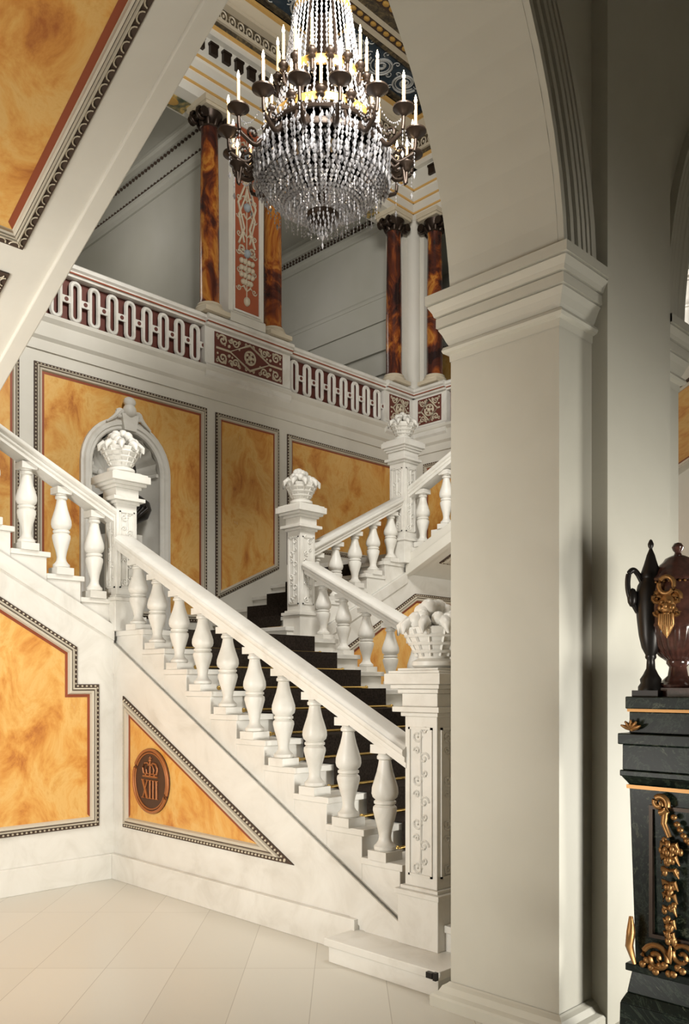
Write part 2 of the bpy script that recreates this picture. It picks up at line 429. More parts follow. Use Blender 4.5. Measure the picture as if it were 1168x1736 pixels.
# ------------------------------------------------------------------ arcade wall between vestibule and hall
AR, AZ = 2.235, 3.38
def arch_wall(yc):
    mb = MB(); N = 48
    for j in range(N):
        a0, a1 = PI*j/N, PI*(j+1)/N
        q = [(yc+AR*math.cos(a), AZ+AR*math.sin(a)) for a in (a0, a1)]
        for x in (XA0, XA1): mb.face([(x,q[0][0],q[0][1]),(x,q[1][0],q[1][1]),(x,q[1][0],9.6),(x,q[0][0],9.6)])
        mb.face([(XA0,*q[0]),(XA0,*q[1]),(XA1,*q[1]),(XA1,*q[0])])
    return mb
Y1 = 1.155; Y2 = 6.865
YJ = Y1+AR                                         # 3.39 right jamb of the first arch
mb = arch_wall(Y1); mb2 = arch_wall(Y2); i = len(mb.v)
mb.v += mb2.v; mb.f += [tuple(a+i for a in f) for f in mb2.f]; mb.mi += mb2.mi
mb.box(XA0,XA1,YJ,Y2-AR,0,9.6); mb.box(XA0,XA1,-4,Y1-AR,0,9.6); mb.box(XA0,XA1,Y2+AR,12.2,0,9.6)
mb.box(XA1,-1.949,3.68,4.345,0,6.2); mb.box(XA1,-1.949,-2.0,-1.36,0,6.2); mb.box(XA1,-1.949,9.39,10.05,0,6.2)
struct(mb.build('wall_front', 'stone'))
# archivolts: stepped concentric mouldings on the vestibule side
steps = [(.002,.0),(.002,.030)]
for g0 in (.030,.046,.088,.104,.145,.185,.222): steps += [(g0,.030+.03*g0),(g0+.001,.004),(g0+.008,.004),(g0+.009,.034+.03*g0)]
steps += [(.262,.045),(.262,.0)]
def archivolt(yc, a0, a1, name):
    mb = MB(); rows = []
    for j in range(41):
        a = a0+(a1-a0)*j/40
        rows.append([(XA1+h, yc+(AR+r)*math.cos(a), AZ+(AR+r)*math.sin(a)) for r, h in steps])
    mb.grid(rows); return struct(mb.build(name, 'stone'))
archivolt(Y1, .065, PI-.065, 'trim_13'); archivolt(Y2, .065, PI-.065, 'trim_14')
# imposts (wrap jamb and vestibule face)
IMP = [(.004,0),(.006,.035),(.028,.042),(.034,.055),(.028,.070),(.006,.073),(.006,.079),(.018,.10),(.030,.130),(.046,.158),(.034,.159),(.034,.166),(.053,.167),(.053,.212),(.040,.213),(.040,.220),(.060,.221),(.066,.240),(.084,.270),(.072,.271),(.072,.279),(.092,.280),(.092,.325),(0,.328)]
def impost(yj, s, yend, name):
    """mitred moulding round a pier: hall face, jamb face, vestibule face; s = direction out of the jamb"""
    mb = MB(); z0 = 3.205; rows = []
    for path in range(4): rows.append([])
    for o, h in IMP:
        rows[0].append((XA0-o, yend, z0+h)); rows[1].append((XA0-o, yj+s*o, z0+h)); rows[2].append((XA1+o, yj+s*o, z0+h)); rows[3].append((XA1+o, yend, z0+h))
    mb.grid(rows)
    return struct(mb.build(name, 'stone'))
impost(YJ, -1, 3.681, 'trim_15'); impost(Y2-AR, 1, 4.344, 'trim_16'); impost(Y1-AR, 1, -1.36, 'trim_17'); impost(Y2+AR, -1, 9.391, 'trim_18')
BAS = [(.075,0),(.075,.05),(.068,.06),(.045,.072),(.03,.10),(.012,.112),(.004,.12)]
def pier_base(yj, s, yend, name):
    mb = MB(); rows = [[],[],[],[]]
    for o, h in BAS:
        rows[0].append((XA0-o,yend,h)); rows[1].append((XA0-o,yj+s*o,h)); rows[2].append((XA1+o,yj+s*o,h)); rows[3].append((XA1+o,yend,h))
    mb.grid(rows); return struct(mb.build(name, 'stone'))
pier_base(YJ,-1,3.681,'trim_19'); pier_base(Y2-AR,1,4.344,'trim_20')
# vestibule shell
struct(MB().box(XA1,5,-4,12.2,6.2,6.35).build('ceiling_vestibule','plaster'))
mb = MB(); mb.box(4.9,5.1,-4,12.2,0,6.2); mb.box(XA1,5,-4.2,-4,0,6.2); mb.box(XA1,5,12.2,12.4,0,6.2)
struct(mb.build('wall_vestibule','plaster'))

# ================================================================== THE STAIR
XS, YN = -6.37, 3.665         # face of the left wall under the side flight, near face of the central flight
ZL, ZK = 2.04, 3.12           # landing, corner landings
def my(y, m): return AX-y if m else y
NEAR = (lambda m: 'right' if m else 'left')
# baluster prototype (local, base at origin) -------------------------------------------------
BH = .66
bp = [(.06,.055),(.066,.062),(.066,.08),(.052,.092),(.040,.11),(.036,.135),(.044,.18),(.060,.235),(.072,.285),(.070,.305),(.056,.318),(.066,.325),(.066,.338),(.056,.345),(.074,.362),(.080,.385),(.078,.415),(.066,.455),(.050,.505),(.040,.55),(.036,.575),(.048,.582),(.048,.598),(.040,.606),(.044,.62)]
mb = MB(); mb.box(-.072,.072,-.072,.072,0,.055); mb.lathe(bp,(0,0,0),18); mb.box(-.062,.062,-.062,.062,.615,.665)
BAL = mb.build('baluster','marble',None,smooth=40,origin=(0,0,0)); BALM = BAL.data
bpy.data.objects.remove(BAL)
def baluster(parent, loc):
    o = bpy.data.objects.new('baluster', BALM); COL.objects.link(o); o.parent = parent; o.location = V(loc)-wloc(parent); return o
RAIL = [(-.08,0),(.08,0),(.08,.03),(.092,.038),(.092,.062),(.108,.072),(.112,.09),(.108,.104),(.092,.108),(.086,.118),(.06,.130),(-.06,.130),(-.086,.118),(-.092,.108),(-.108,.104),(-.112,.09),(-.108,.072),(-.092,.062),(-.092,.038),(-.08,.03)]
def newel(label, x, y, z0, z1, w=.11, capo=.085, group='square marble newel posts', plinth=.0, z_pl=.3):
    t = thing('newel_post', label, 'newel post', (x,y,z0), group)
    mb = MB(); mb.box(x-w-.03,x+w+.03,y-w-.03,y+w+.03,z0,z0+z_pl-.05); mb.prism([(x-w-.045,y-w-.045,z0+z_pl-.05),(x+w+.045,y-w-.045,z0+z_pl-.05),(x+w+.045,y+w+.045,z0+z_pl-.05),(x-w-.045,y+w+.045,z0+z_pl-.05)],(0,0,.03))
    mb.box(x-w-.02,x+w+.02,y-w-.02,y+w+.02,z0+z_pl-.02,z0+z_pl)
    mb.build('base','marble',t,bevel=.004)
    zc = z1-.27
    mb = MB(); mb.box(x-w,x+w,y-w,y+w,z0+z_pl,zc+.01); mb.build('shaft','marble',t,bevel=.004)
    mb = MB()
    for (o, a, b) in ((.018,zc,zc+.025),(capo*.62,zc+.025,zc+.055),(.012,zc+.055,zc+.13),(.03,zc+.13,zc+.155),(capo*.7,zc+.155,zc+.18),(capo,zc+.18,zc+.24),(capo*.8,zc+.24,zc+.255),(.03,zc+.255,z1)): mb.box(x-w-o,x+w+o,y-w-o,y+w+o,a,b)
    mb.build('cap','marble',t,bevel=.004)
    # carved border and arabesque on the two visible faces
    za, zb = z0+z_pl+.06, zc-.06
    for (c, ax, nn) in (((x,y-w,0),V((1,0,0)),V((0,-1,0))),((x+w,y,0),V((0,1,0)),V((1,0,0)))):
        mb = MB(); c = V(c)
        def P(a, z, h=.003): return c+ax*a+V((0,0,z))+nn*h
        e = w*.74
        for (a0,a1,b0,b1) in ((-e,e,za,za+.012),(-e,e,zb-.012,zb),(-e,-e+.012,za,zb),(e-.012,e,za,zb)): mb.prism([P(a0,b0,0),P(a1,b0,0),P(a1,b1,0),P(a0,b1,0)], nn*.009)
        k = max(3,int((zb-za)/.11))
        for i in range(k):
            zz = za+.05+(zb-za-.1)*i/(k-1); s = 1 if i % 2 else -1
            mb.tube(spiral(P(.025*s,zz),ax,(0,0,1),.036,1.3,0,s,14),.0065,4); mb.tube(spiral(P(-.028*s,zz+.04),ax,(0,0,1),.024,1.2,PI,-s,12),.0055,4)
            mb.sphere(P(0,zz,.0),(.011,.011,.02),6,4)
        mb.tube([P(0,za+.02),P(.006,(za+zb)/2),P(0,zb-.02)],.006,4)
        mb.build('carved_panel','marble',t)
    return t
def basket(label, x, y, z, s=1.0):
    """carved marble basket heaped with fruit and leaves"""
    t = thing('fruit_basket', label, 'carved basket', (x,y,z), 'carved fruit baskets on the newel posts')
    mb = MB(); prof = [(.085*s,0),(.10*s,.012*s),(.10*s,.03*s),(.07*s,.045*s),(.078*s,.06*s),(.11*s,.12*s),(.135*s,.165*s),(.14*s,.18*s),(.125*s,.185*s)]
    mb.lathe(prof,(x,y,z),20); mb.build('basket','marble',t,smooth=40)
    mb = MB()
    for k in range(3):
        zz = .075+.035*k; r = .085+.018*k+.002; mb.tube(ring((x,y,z+zz*s),(1,0,0),(0,1,0),r*s+.006,r*s+.006,20),.008*s,5,True)
    for k in range(12):
        a = 2*PI*k/12; mb.tube([(x+r_*s*math.cos(a),y+r_*s*math.sin(a),z+zz*s) for r_, zz in ((.078,.055),(.098,.095),(.120,.135),(.140,.172))],.007*s,4)
    mb.build('wicker_bands','marble',t,smooth=60)
    mb = MB(); rnd = random.Random(int(x*100)+int(y*37))
    for k in range(26):
        a = rnd.uniform(0,2*PI); q = rnd.random()**.6; rr = .115*q*s; h = (.19+.085*(1-q*q)+rnd.uniform(-.01,.015))*s; r = rnd.uniform(.026,.042)*s
        mb.sphere((x+rr*math.cos(a),y+rr*math.sin(a),z+h),(r,r,r*rnd.uniform(.9,1.1)),9,6)
    mb.build('fruit','marble',t,smooth=60)
    mb = MB()
    for k in range(9):
        a = 2*PI*k/9+.2; c, s_ = math.cos(a), math.sin(a)
        mb.tube([(x+r_*s*c,y+r_*s*s_,z+h*s) for r_, h in ((.09,.19),(.13,.205),(.155,.185),(.165,.15))],[.018*s,.03*s,.022*s,.006*s],6)
    mb.build('leaves','marble',t,smooth=60)
    return t

# ---- central flight ----------------------------------------------------------------------
TR, RS = .304, .164
def zt(n): return .14+.142*(n-1) if n <= 4 else .566+RS*(n-4)       # tread height of step n
def xf(n): return -2.745 if n == 1 else (-2.84 if n == 2 else (-3.06 if n == 3 else -3.25-TR*(n-4)))
YF = AX-YN                                            # far face 5.895
fl = thing('stair_flight','white marble central stair flight rising from the floor to the landing','staircase',(-4.6,4.78,0))
for n in range(1,13):
    x1, x0 = xf(n), xf(n+1)
    mb = MB()
    if n == 1: mb.box(-3.55,x1,3.42,AX-3.42,0,zt(1)-.045); mb.box(-3.57,x1+.02,3.40,AX-3.40,zt(1)-.045,zt(1))
    else:
        mb.box(x0,x1,YN+.035,YF-.035,0,zt(n)-.04); mb.box(x0,x1+.028,YN+.022,YF-.022,zt(n)-.04,zt(n))
    mb.build('step','marble',fl,bevel=.004)
sl = (1.943-.292)/(6.37-3.3)
def zs(x): return .292+sl*(-3.3-x)
for y0, y1 in ((YN,YN+.035),(YF-.035,YF)):
    mb = MB().prism([(XS,y0,0),(-3.2,y0,0),(-3.2,y0,zs(-3.2)),(XS,y0,zs(XS))],(0,y1-y0,0)); mb.build('string_wall','marble',fl)
    o = -.012 if y0 < 4.7 else .012
    mb = MB().prism([(XS,y0+o,zs(XS)-.0),(-3.2,y0+o,zs(-3.2)),(-3.2,y0+o,zs(-3.2)-.25),(XS,y0+o,zs(XS)-.25)],(0,y1-y0,0)); mb.build('string_cap','marble',fl)
# landing
ld = thing('stair_landing','white marble middle landing in front of the arched niche','stair landing',(-7,4.78,0))
mb = MB(); mb.box(XB,xf(13),YN+.036,YF-.036,0,ZL-.04); mb.box(XB,xf(13)+.028,YN+.022,YF-.022,ZL-.04,ZL); mb.build('landing_slab','marble',ld)
# carpet runner with brass rods
cp = thing('stair_carpet','dark brown carpet runner with brass rods climbing the central flight','carpet',(-4.6,4.78,.14))
CY0, CY1 = 4.02, 5.54; mb = MB()
pr_ = [(xf(1)+.02,zt(1)+.010)]
for n in range(2,13):
    pr_ += [(xf(n)+.044,zt(n-1)+.010),(xf(n)+.044,zt(n)+.012)]
pr_ += [(xf(13)+.044,zt(12)+.010),(xf(13)+.044,ZL+.012),(-7.95,ZL+.012)]
mb.grid([[(x,CY0,z) for x, z in pr_],[(x,CY1,z) for x, z in pr_]])
for n in range(len(pr_)-1):
    pass
o = mb.build('carpet_runner','carpet',cp); md = o.modifiers.new('thick','SOLIDIFY'); md.thickness = .008; md.offset = 0
for n in range(2,14):
    x, z = xf(n)+.056, zt(n-1)+.022
    mb = MB().tube([(x,CY0-.05,z),(x,CY1+.05,z)],.011,8); mb.sphere((x,CY0-.06,z),.018,8,6); mb.sphere((x,CY1+.06,z),.018,8,6); mb.build('stair_rod','brass',cp,smooth=60)

def rail_and_balusters(label, p0, p1, pts, side, group='white marble stair balustrades'):
    t = thing('stair_balustrade', label, 'balustrade', (V(p0)+V(p1))/2, group)
    MB().loft(RAIL,p0,p1,side).build('handrail','marble',t,smooth=50)
    p0, p1 = V(p0), V(p1); h = V((p1.x-p0.x,p1.y-p0.y,0)); L2 = h.length_squared
    for q in pts:
        t_ = (V((q[0]-p0.x,q[1]-p0.y,0))).dot(h)/L2; zr = p0.z+(p1.z-p0.z)*t_
        o = baluster(t,q); o.scale = (1,1,(zr-q[2])/.662)
    return t
for m in (0,1):
    yc = my(3.74,m); pts = []
    for n in range(4,14): pts.append((xf(n)-TR/2 if n < 13 else xf(13)-.13, yc, zt(n) if n < 13 else ZL))
    rail_and_balusters(['near marble balustrade of the central flight, its handrail ending at the tall carved newel','far marble balustrade of the central flight, behind the carpeted steps'][m],
        (-3.17,yc,1.125), (-6.31,yc,1.125+.503*3.14), pts, (0,1,0))
# ---- side flights ----------------------------------------------------------------------
RS2, TR2 = .166, .2885
def zt2(j): return ZL+.133*min(j,2)+RS2*max(0,j-2)         # j=1.. steps
def yf2(j): return 3.53+TR2*.5+TR2*(2-j)                   # front of step j (moving towards -y)
NJ = 6
for m in (0,1):
    side = NEAR(m)
    f = thing('stair_flight',['white marble side flight rising to the left from the landing','white marble side flight rising to the right from the landing'][m],'staircase',(-7.2,my(2.8,m),ZL))
    for j in range(1,NJ+1):
        y1 = min(yf2(j),YN+.30); y0 = yf2(j+1) if j < NJ else 2.16
        mb = MB(); mb.box(XB,XS-.035,my(y0,m),my(y1,m),ZL-.3 if j > 1 else ZL,zt2(j)-.04); mb.box(XB,XS-.022,my(y0,m),my(y1+.028,m),zt2(j)-.04,zt2(j)); mb.build('step','marble',f,bevel=.004)
    def zq(y): return 2.089+.534*(YN-y)
    yl = YL if not m else AX-YR
    y2 = 2.19
    mb = MB().prism([(XS-.035,my(yl,m),0),(XS-.035,my(YN,m),0),(XS-.035,my(YN,m),zq(YN)),(XS-.035,my(y2,m),zq(y2)),(XS-.035,my(yl,m),zq(y2))],(.035,0,0)); mb.build('string_wall','marble',f)
    mb = MB().prism([(XS-.03,my(YN,m),zq(YN)),(XS-.03,my(y2,m),zq(y2)),(XS-.03,my(y2,m),zq(y2)-.13),(XS-.03,my(YN,m),zq(YN)-.13)],(.045,0,0)); mb.build('string_cap','marble',f,bevel=.006)
    # carpet
    c = None if not m else thing('stair_carpet','dark brown carpet runner on the right side flight, below the slim panel','carpet',(-7.2,my(2.8,m),ZL))
    pr2 = [(yf2(1)+.10,ZL+.010)]
    pr2 = []
    for j in range(1,NJ+1):
        yy = min(yf2(j),YN+.30); pr2 += [(yy+.044,(ZL if j == 1 else zt2(j-1))+.010),(yy+.044,zt2(j)+.012)]
    pr2 += [(2.2,zt2(NJ)+.012)]
    mb = MB(); mb.grid([[(XB+.30,my(y,m),z) for y, z in pr2],[(XS-.42,my(y,m),z) for y, z in pr2]])
    if m: o = mb.build('carpet_runner','carpet',c); md = o.modifiers.new('thick','SOLIDIFY'); md.thickness = .008; md.offset = 0
    for j in range(1,NJ+1) if m else ():
        yy = my(min(yf2(j),YN+.30)+.056,m); z = (ZL if j == 1 else zt2(j-1))+.022
        MB().tube([(XB+.25,yy,z),(XS-.37,yy,z)],.010,8).build('stair_rod','brass',c,smooth=60)
    pts = []
    for j in range(2,NJ+1): pts.append((-6.45,my(3.53-TR2*(j-2),m),zt2(j)))
    q = RS2/TR2
    a, b_ = 3.70, 2.24
    rail_and_balusters(['marble balustrade of the left side flight, rising out of the picture','marble balustrade of the right side flight, below the upper newel'][m],
        (-6.45,my(a,m),3.02-.07*m+(3.53-a)*.51), (-6.45,my(b_,m),3.02-.07*m+(3.53-b_)*.51), pts, (1,0,0))
    # corner landing and upper flight
    k = thing('stair_landing',['white marble corner landing at the head of the left side flight','white marble corner landing at the head of the right side flight'][m],'stair landing',(-7.2,my(1.2,m),ZK))
    mb = MB(); mb.box(XB,XS-.03,my(yl,m),my(2.16,m),2.85,ZK); mb.build('landing_slab','marble',k)
    u = thing('stair_flight',['white upper flight overhead at upper left, seen from below','white upper flight rising behind the pier at right, orange panels on its underside'][m],'staircase',(-4.5,my(1,m),ZK))
    ss, sx0, sx1 = .481, XS, XA0
    def zsf(x): return 2.85+ss*(x+6.37)
    def ztp(x): return zsf(x)+.21
    yr = 2.195
    mb = MB().prism([(sx0,my(yr,m),zsf(sx0)),(sx1,my(yr,m),zsf(sx1)),(sx1,my(yr,m),ztp(sx1)),(sx0,my(yr,m),ztp(sx0))],(0,my(yl,m)-my(yr,m),0)); mb.build('underside_slab','wallwhite',u)
    mb = MB().prism([(sx0,my(yr+.02,m),zsf(sx0)-.022),(sx1,my(yr+.02,m),zsf(sx1)-.022),(sx1,my(yr+.02,m),zsf(sx1)+.1),(sx0,my(yr+.02,m),zsf(sx0)+.1)],(0,my(2.12,m)-my(yr+.02,m),0)); mb.build('rim_moulding','wallwhite',u,bevel=.008)
    TR3 = .335; RS3 = TR3*ss+.004
    for j in range(11):
        x0 = sx0+TR3*j; z = ztp(x0)+.09
        MB().box(x0,min(x0+TR3+.0,sx1),my(yr-.03,m),my(yl,m),z-.10,z).build('step','marble',u)
    pts = [(sx0+TR3*(j+.5),my(yr-.09,m),ztp(sx0+TR3*j)+.09) for j in range(0,11) if sx0+TR3*(j+.5) < sx1-.1]
    if m: rail_and_balusters('marble balustrade climbing away from the upper newel beside the pier',
        (sx0+.02,my(yr-.09,m),ztp(sx0)+.66),(sx1,my(yr-.09,m),ztp(sx1)+.62),pts,(0,1,0))
    # newels with baskets
    if m == 0:
        newel('square marble newel at the near corner of the landing, before the niche',-6.43,3.765,ZL,3.37,.095)
        basket('carved fruit basket on the near landing newel, in front of the niche shell',-6.43,3.765,3.37,1.15)
        newel('tall carved marble newel at the foot of the stair beside the pier',-3.065,3.78,.14,1.69,.115,.085,z_pl=.33)
        basket('large carved fruit basket on the foot newel beside the pier',-3.065,3.78,1.69,1.25)
    else:
        newel('square marble newel at the far corner of the landing, left of the rising rail',-6.43,5.81,ZL,3.41,.10)
        basket('pale carved fruit basket on the far landing newel, against the orange panel',-6.43,5.81,3.41,1.15)
        newel('upper marble newel rising behind the right handrail near the pier',-6.45,7.40,ZK-.15,4.38,.11,.07)
        basket('white carved fruit basket on the upper newel below the gallery corner',-6.45,7.40,4.38,1.05)

# baseboards of the lower hall
mb = MB().box(XS,XS+.045,YL,YN-.045,0,.205); struct(mb.build('baseboard_left','marble',bevel=.004))
mb = MB().box(XS,-3.54,YN-.045,YN,0,.205); struct(mb.build('baseboard_right','marble',bevel=.004))

# ================================================================== FRAMED PANELS
FA = Frame((XS,0,0),(0,1,0),(0,0,1)); FA2 = FA
FB = Frame((0,YN,0),(1,0,0),(0,0,1))
FK = Frame((XB,0,0),(0,1,0),(0,0,1))
def slopeA(y): return 1.898+.577*(3.332-y)
wall_panel('big yellow orange panel with a stepped corner on the left wall under the side flight',FA,[(-.7,.445),(3.524,.445),(3.524,1.60),(3.332,1.60),(3.332,1.898),(2.05,slopeA(2.05)),(-.7,slopeA(2.05))])
wall_panel('triangular orange panel under the central flight, holding the dark medallion',FB,[(-6.213,.437),(-4.12,.437),(-6.213,1.504)],.105)
def mA(P): return [(AX-a,b) for a, b in P][::-1]
wall_panel('orange panel with a sloping top under the right side flight, behind the far balusters',FA,mA([(.6,.445),(3.524,.445),(3.524,1.60),(3.332,1.60),(3.332,1.898),(2.05,slopeA(2.05)),(.6,slopeA(2.05))]))
keyhole = [(3.81,2.37),(NY-.46,2.37),(NY-.46,NZ)]+[(NY-.46*math.cos(PI*i/16),NZ+.46*math.sin(PI*i/16)) for i in range(1,16)]+[(NY+.46,NZ),(NY+.46,2.37),(5.70,2.37),(5.70,4.665),(3.81,4.665)]
wall_panel('tall mottled orange panel behind the arched niche on the back wall',FK,[(3.735,2.30),(5.777,2.30),(5.777,4.74),(3.735,4.74)],.10,slab_poly=keyhole)
wall_panel('slim upright orange panel right of the niche, its bottom edge sloping with the stair',FK,[(5.90,2.57),(6.853,3.015),(6.853,4.725),(5.90,4.725)],.085)
wall_panel('wide orange panel left of the upper newel, under the gallery balustrade',FK,[(6.99,3.08),(7.5,3.28),(8.98,3.28),(8.98,4.70),(6.99,4.70)],.085)
wall_panel('orange panel at the far left of the back wall, behind the side flight rail',FK,[(1.6,3.35),(2.2,3.35),(3.588,2.72),(3.588,4.74),(1.6,4.74)],.085)
FR = Frame((0,YR,0),(1,0,0),(0,0,1))
wall_panel('orange panel on the right wall above the corner landing',FR,[(-7.80,3.45),(-6.30,3.45),(-6.30,4.72),(-7.80,4.72)],.085)
sd = V((1,0,.481)).normalized(); k = 1/sd.x
FS = Frame((XS,0,2.85),(0,1,0),sd)
def sx(x): return (x-XS)*k
wall_panel('large orange soffit panel at the upper left, under the overhead flight',FS,[(-.75,sx(-4.295)),(1.944,sx(-4.295)),(1.944,sx(-2.72)),(-.75,sx(-2.72))],.112,'orange soffit panels',True)
wall_panel('lower orange soffit panel at the left edge, under the overhead flight',FS,[(-.75,sx(-6.10)),(1.944,sx(-6.10)),(1.944,sx(-4.45)),(-.75,sx(-4.45))],.112,'orange soffit panels',True)
wall_panel('lower orange soffit panel of the right upper flight, beside the foot basket',FS,[(7.616,sx(-6.10)),(9.2,sx(-6.10)),(9.2,sx(-4.45)),(7.616,sx(-4.45))],.105,'orange soffit panels',True)
wall_panel('upper orange soffit panel of the right flight, seen through the second arch',FS,[(7.616,sx(-4.295)),(9.2,sx(-4.295)),(9.2,sx(-2.72)),(7.616,sx(-2.72))],.105,'orange soffit panels',True)

# medallion with crown and XIII
cx, cz, R = -5.785, .845, .255
md_ = thing('medallion','round dark medallion with a crown over XIII in the triangular panel','medallion',(cx,YN-.006,cz))
rotY = Matrix.Rotation(PI/2,3,'X')
mb = MB(); mb.lathe([(0,0),(R,0),(R,.012),(0,.012)],(cx,YN-.005,cz),40,axis=rotY); mb.build('ground','monoground',md_)
mb = MB()
for r, t in ((R-.012,.013),(R-.036,.007)): mb.tube(ring((cx,YN-.02,cz),(1,0,0),(0,0,1),r,r,48),t,8,True)
mb.build('rim','copper',md_,smooth=60)
mb = MB()
def st(p, q, w=.009):
    mb.tube([(cx+p[0],YN-.022,cz+p[1]),(cx+q[0],YN-.022,cz+q[1])],w,6)
zt_, zb_ = .005, -.135
st((-.105,zt_),(-.04,zb_),.012); st((-.04,zt_),(-.105,zb_),.007)
for xx in (.0,.045,.09): st((xx,zt_),(xx,zb_),.009)
for zz in (zt_,zb_):
    for xx, w in ((-.105,.02),(-.04,.02),(0,.018),(.045,.018),(.09,.018)): st((xx-w,zz),(xx+w,zz),.005)
mb.build('numeral','copper',md_,smooth=60)
mb = MB()
st((-.10,.035),(.10,.035),.008); st((-.09,.055),(.09,.055),.006)
for s_ in (-1,1):
    mb.tube([(cx+s_*a,YN-.022,cz+b) for a, b in ((.09,.055),(.105,.10),(.08,.135),(.04,.14),(0,.12))],.008,6)
    mb.tube([(cx+s_*a,YN-.022,cz+b) for a, b in ((.045,.055),(.055,.09),(.035,.12),(0,.13))],.006,6)
mb.tube([(cx,YN-.022,cz+.055),(cx,YN-.022,cz+.15)],.007,6); mb.sphere((cx,YN-.022,cz+.16),.014,8,6); st((-.02,.178),(.02,.178),.005); st((0,.165),(0,.192),.005)
for a in (-.06,0,.06): mb.sphere((cx+a,YN-.024,cz+.045),.009,6,4)
mb.build('crown','copper',md_,smooth=60)

# ================================================================== NICHE
nt_ = thing('niche','white marble arched niche with shell and crowned keystone on the back wall','niche',(XB,NY,ZL))
N = 20
mb = MB(); rows = []
def arc(r, x): return [(x,NY-r,ZL)]+[(x,NY-r*math.cos(PI*i/N),NZ+r*math.sin(PI*i/N)) for i in range(N+1)]+[(x,NY+r,ZL)]
for r, h in ((.40,-.05),(.40,.035),(.415,.05),(.44,.05),(.45,.065),(.49,.065),(.505,.045),(.53,.04),(.53,.0)): rows.append(arc(r,XB+h))
mb.grid(rows); mb.build('arched_surround','marble',nt_,smooth=40)
mb = MB()
rows = []
for j in range(13):
    z = ZL+(NZ-ZL)*j/12; rows.append([(XB-.36*math.sin(PI*i/16),NY-.40*math.cos(PI*i/16),z) for i in range(17)])
mb.grid(rows)
mb.face([(XB,NY-.4,ZL+.002)]+[(XB-.36*math.sin(PI*i/16),NY-.40*math.cos(PI*i/16),ZL+.002) for i in range(17)])
mb.build('recess','marble',nt_,smooth=60)
mb = MB(); rows = []                                     # ribbed shell of the half dome
for j in range(9):
    ph = PI/2*j/8; row = []
    for i in range(49):
        th = PI*i/48; rib = 1-.07*abs(math.sin(th*9))*math.cos(ph)
        row.append((XB-.36*math.sin(ph)*rib, NY-.40*math.cos(th)*math.cos(ph)*rib, NZ+.40*math.sin(th)*math.cos(ph)*rib))
    rows.append(row)
mb.grid(rows); mb.build('shell','marble',nt_,smooth=30)
mb = MB()                                                # sill of the shell, carved swag
mb.tube([(XB-.36*math.sin(PI*i/16)*.97,NY-.40*math.cos(PI*i/16)*.97,NZ) for i in range(17)],.022,6)
for i in range(7): mb.sphere((XB-.20,NY-.18+.06*i,NZ-.03-.05*math.sin(PI*i/6)),(.035,.04,.04),8,6)
mb.build('shell_sill','marble',nt_,smooth=60)
mb = MB(); kt = NZ+.53
mb.prism([(XB+.02,NY-.07,kt-.14),(XB+.02,NY+.07,kt-.14),(XB+.02,NY+.10,kt+.03),(XB+.02,NY-.10,kt+.03)],(.08,0,0))
mb.sphere((XB+.08,NY,kt+.07),(.06,.075,.075),12,8); mb.sphere((XB+.08,NY,kt+.16),(.05,.07,.055),12,8)
for s_ in (-1,1):
    mb.tube(spiral((XB+.07,NY+s_*.11,kt+.02),(0,s_,0),(0,0,1),.055,1.3,PI,-1,16),.018,6)
    mb.tube([(XB+.07,NY+s_*.10,kt+.06),(XB+.07,NY+s_*.17,kt-.02),(XB+.07,NY+s_*.26,kt-.09)],[.03,.022,.010],6)
mb.build('keystone','marble',nt_,smooth=50)
mb = MB(); mb.box(XB-.20,XB+.12,4.52,4.88,ZL,ZL+.18); mb.box(XB-.15,XB+.08,4.57,4.83,ZL+.18,3.02); mb.box(XB-.18,XB+.12,4.53,4.87,3.02,3.17)
tag(mb.build('plinth','marble',bevel=.006),'white marble plinth carrying the dark bust in the niche','plinth')
# bronze bust: one skinned body, hair apart
bx, by, bz = XB-.02, 4.735, 3.17
mb = MB()
rows = []
secs = [(0,.10,.07,0),(.05,.12,.085,0),(.10,.10,.08,0),(.14,.16,.10,.0),(.20,.27,.13,.01),(.30,.315,.14,.01),(.38,.30,.125,.0),(.43,.20,.10,.0),(.455,.10,.085,.01),(.49,.068,.072,.015),(.53,.066,.072,.025),(.56,.075,.088,.045),(.60,.086,.104,.05),(.65,.092,.112,.05),(.70,.094,.112,.045),(.745,.086,.10,.04),(.785,.062,.072,.035),(.805,.02,.025,.03)]
for z, ry, rx, off in secs:
    row = []
    for k in range(24):
        a = 2*PI*k/24; fx = math.cos(a); fy = math.sin(a); e = 0
        if abs(fy) < .35 and fx > 0:
            if .58 < z < .63: e = .012
            if .63 < z < .68: e = .034 if abs(fy) < .2 else .006
            if .68 < z < .72: e = .004
        row.append((bx+off+(rx+e)*fx, by+ry*fy, bz+z))
    rows.append(row)
i0 = mb.grid(rows, closed_u=True); mb.f.append(tuple(range(i0,i0+24))); mb.mi.append(0)
for s_ in (-1,1):
    mb.sphere((bx+.04,by+s_*.095,bz+.655),(.03,.012,.036),8,6); mb.sphere((bx+.145,by+s_*.035,bz+.672),(.012,.016,.010),8,6)
mb.sphere((bx+.15,by,bz+.602),(.014,.026,.008),8,5)
bust = tag(mb.build('bronze_bust','blackbronze',smooth=60),'dark bronze bust in the arched niche, partly behind the landing newel','bust')
mb = MB(); rnd = random.Random(3)
for k in range(40):
    a = rnd.uniform(PI*.35,PI*1.65); z = rnd.uniform(.66,.80); r = .1*(1-max(0,(z-.72)/.12)**2*.6)
    mb.sphere((bx+.04+r*math.cos(a),by+.092*math.sin(a)*(1.0 if z < .73 else .75),bz+z),.024,6,5)
mb.build('hair','blackbronze',bust,smooth=60)
mb = MB()
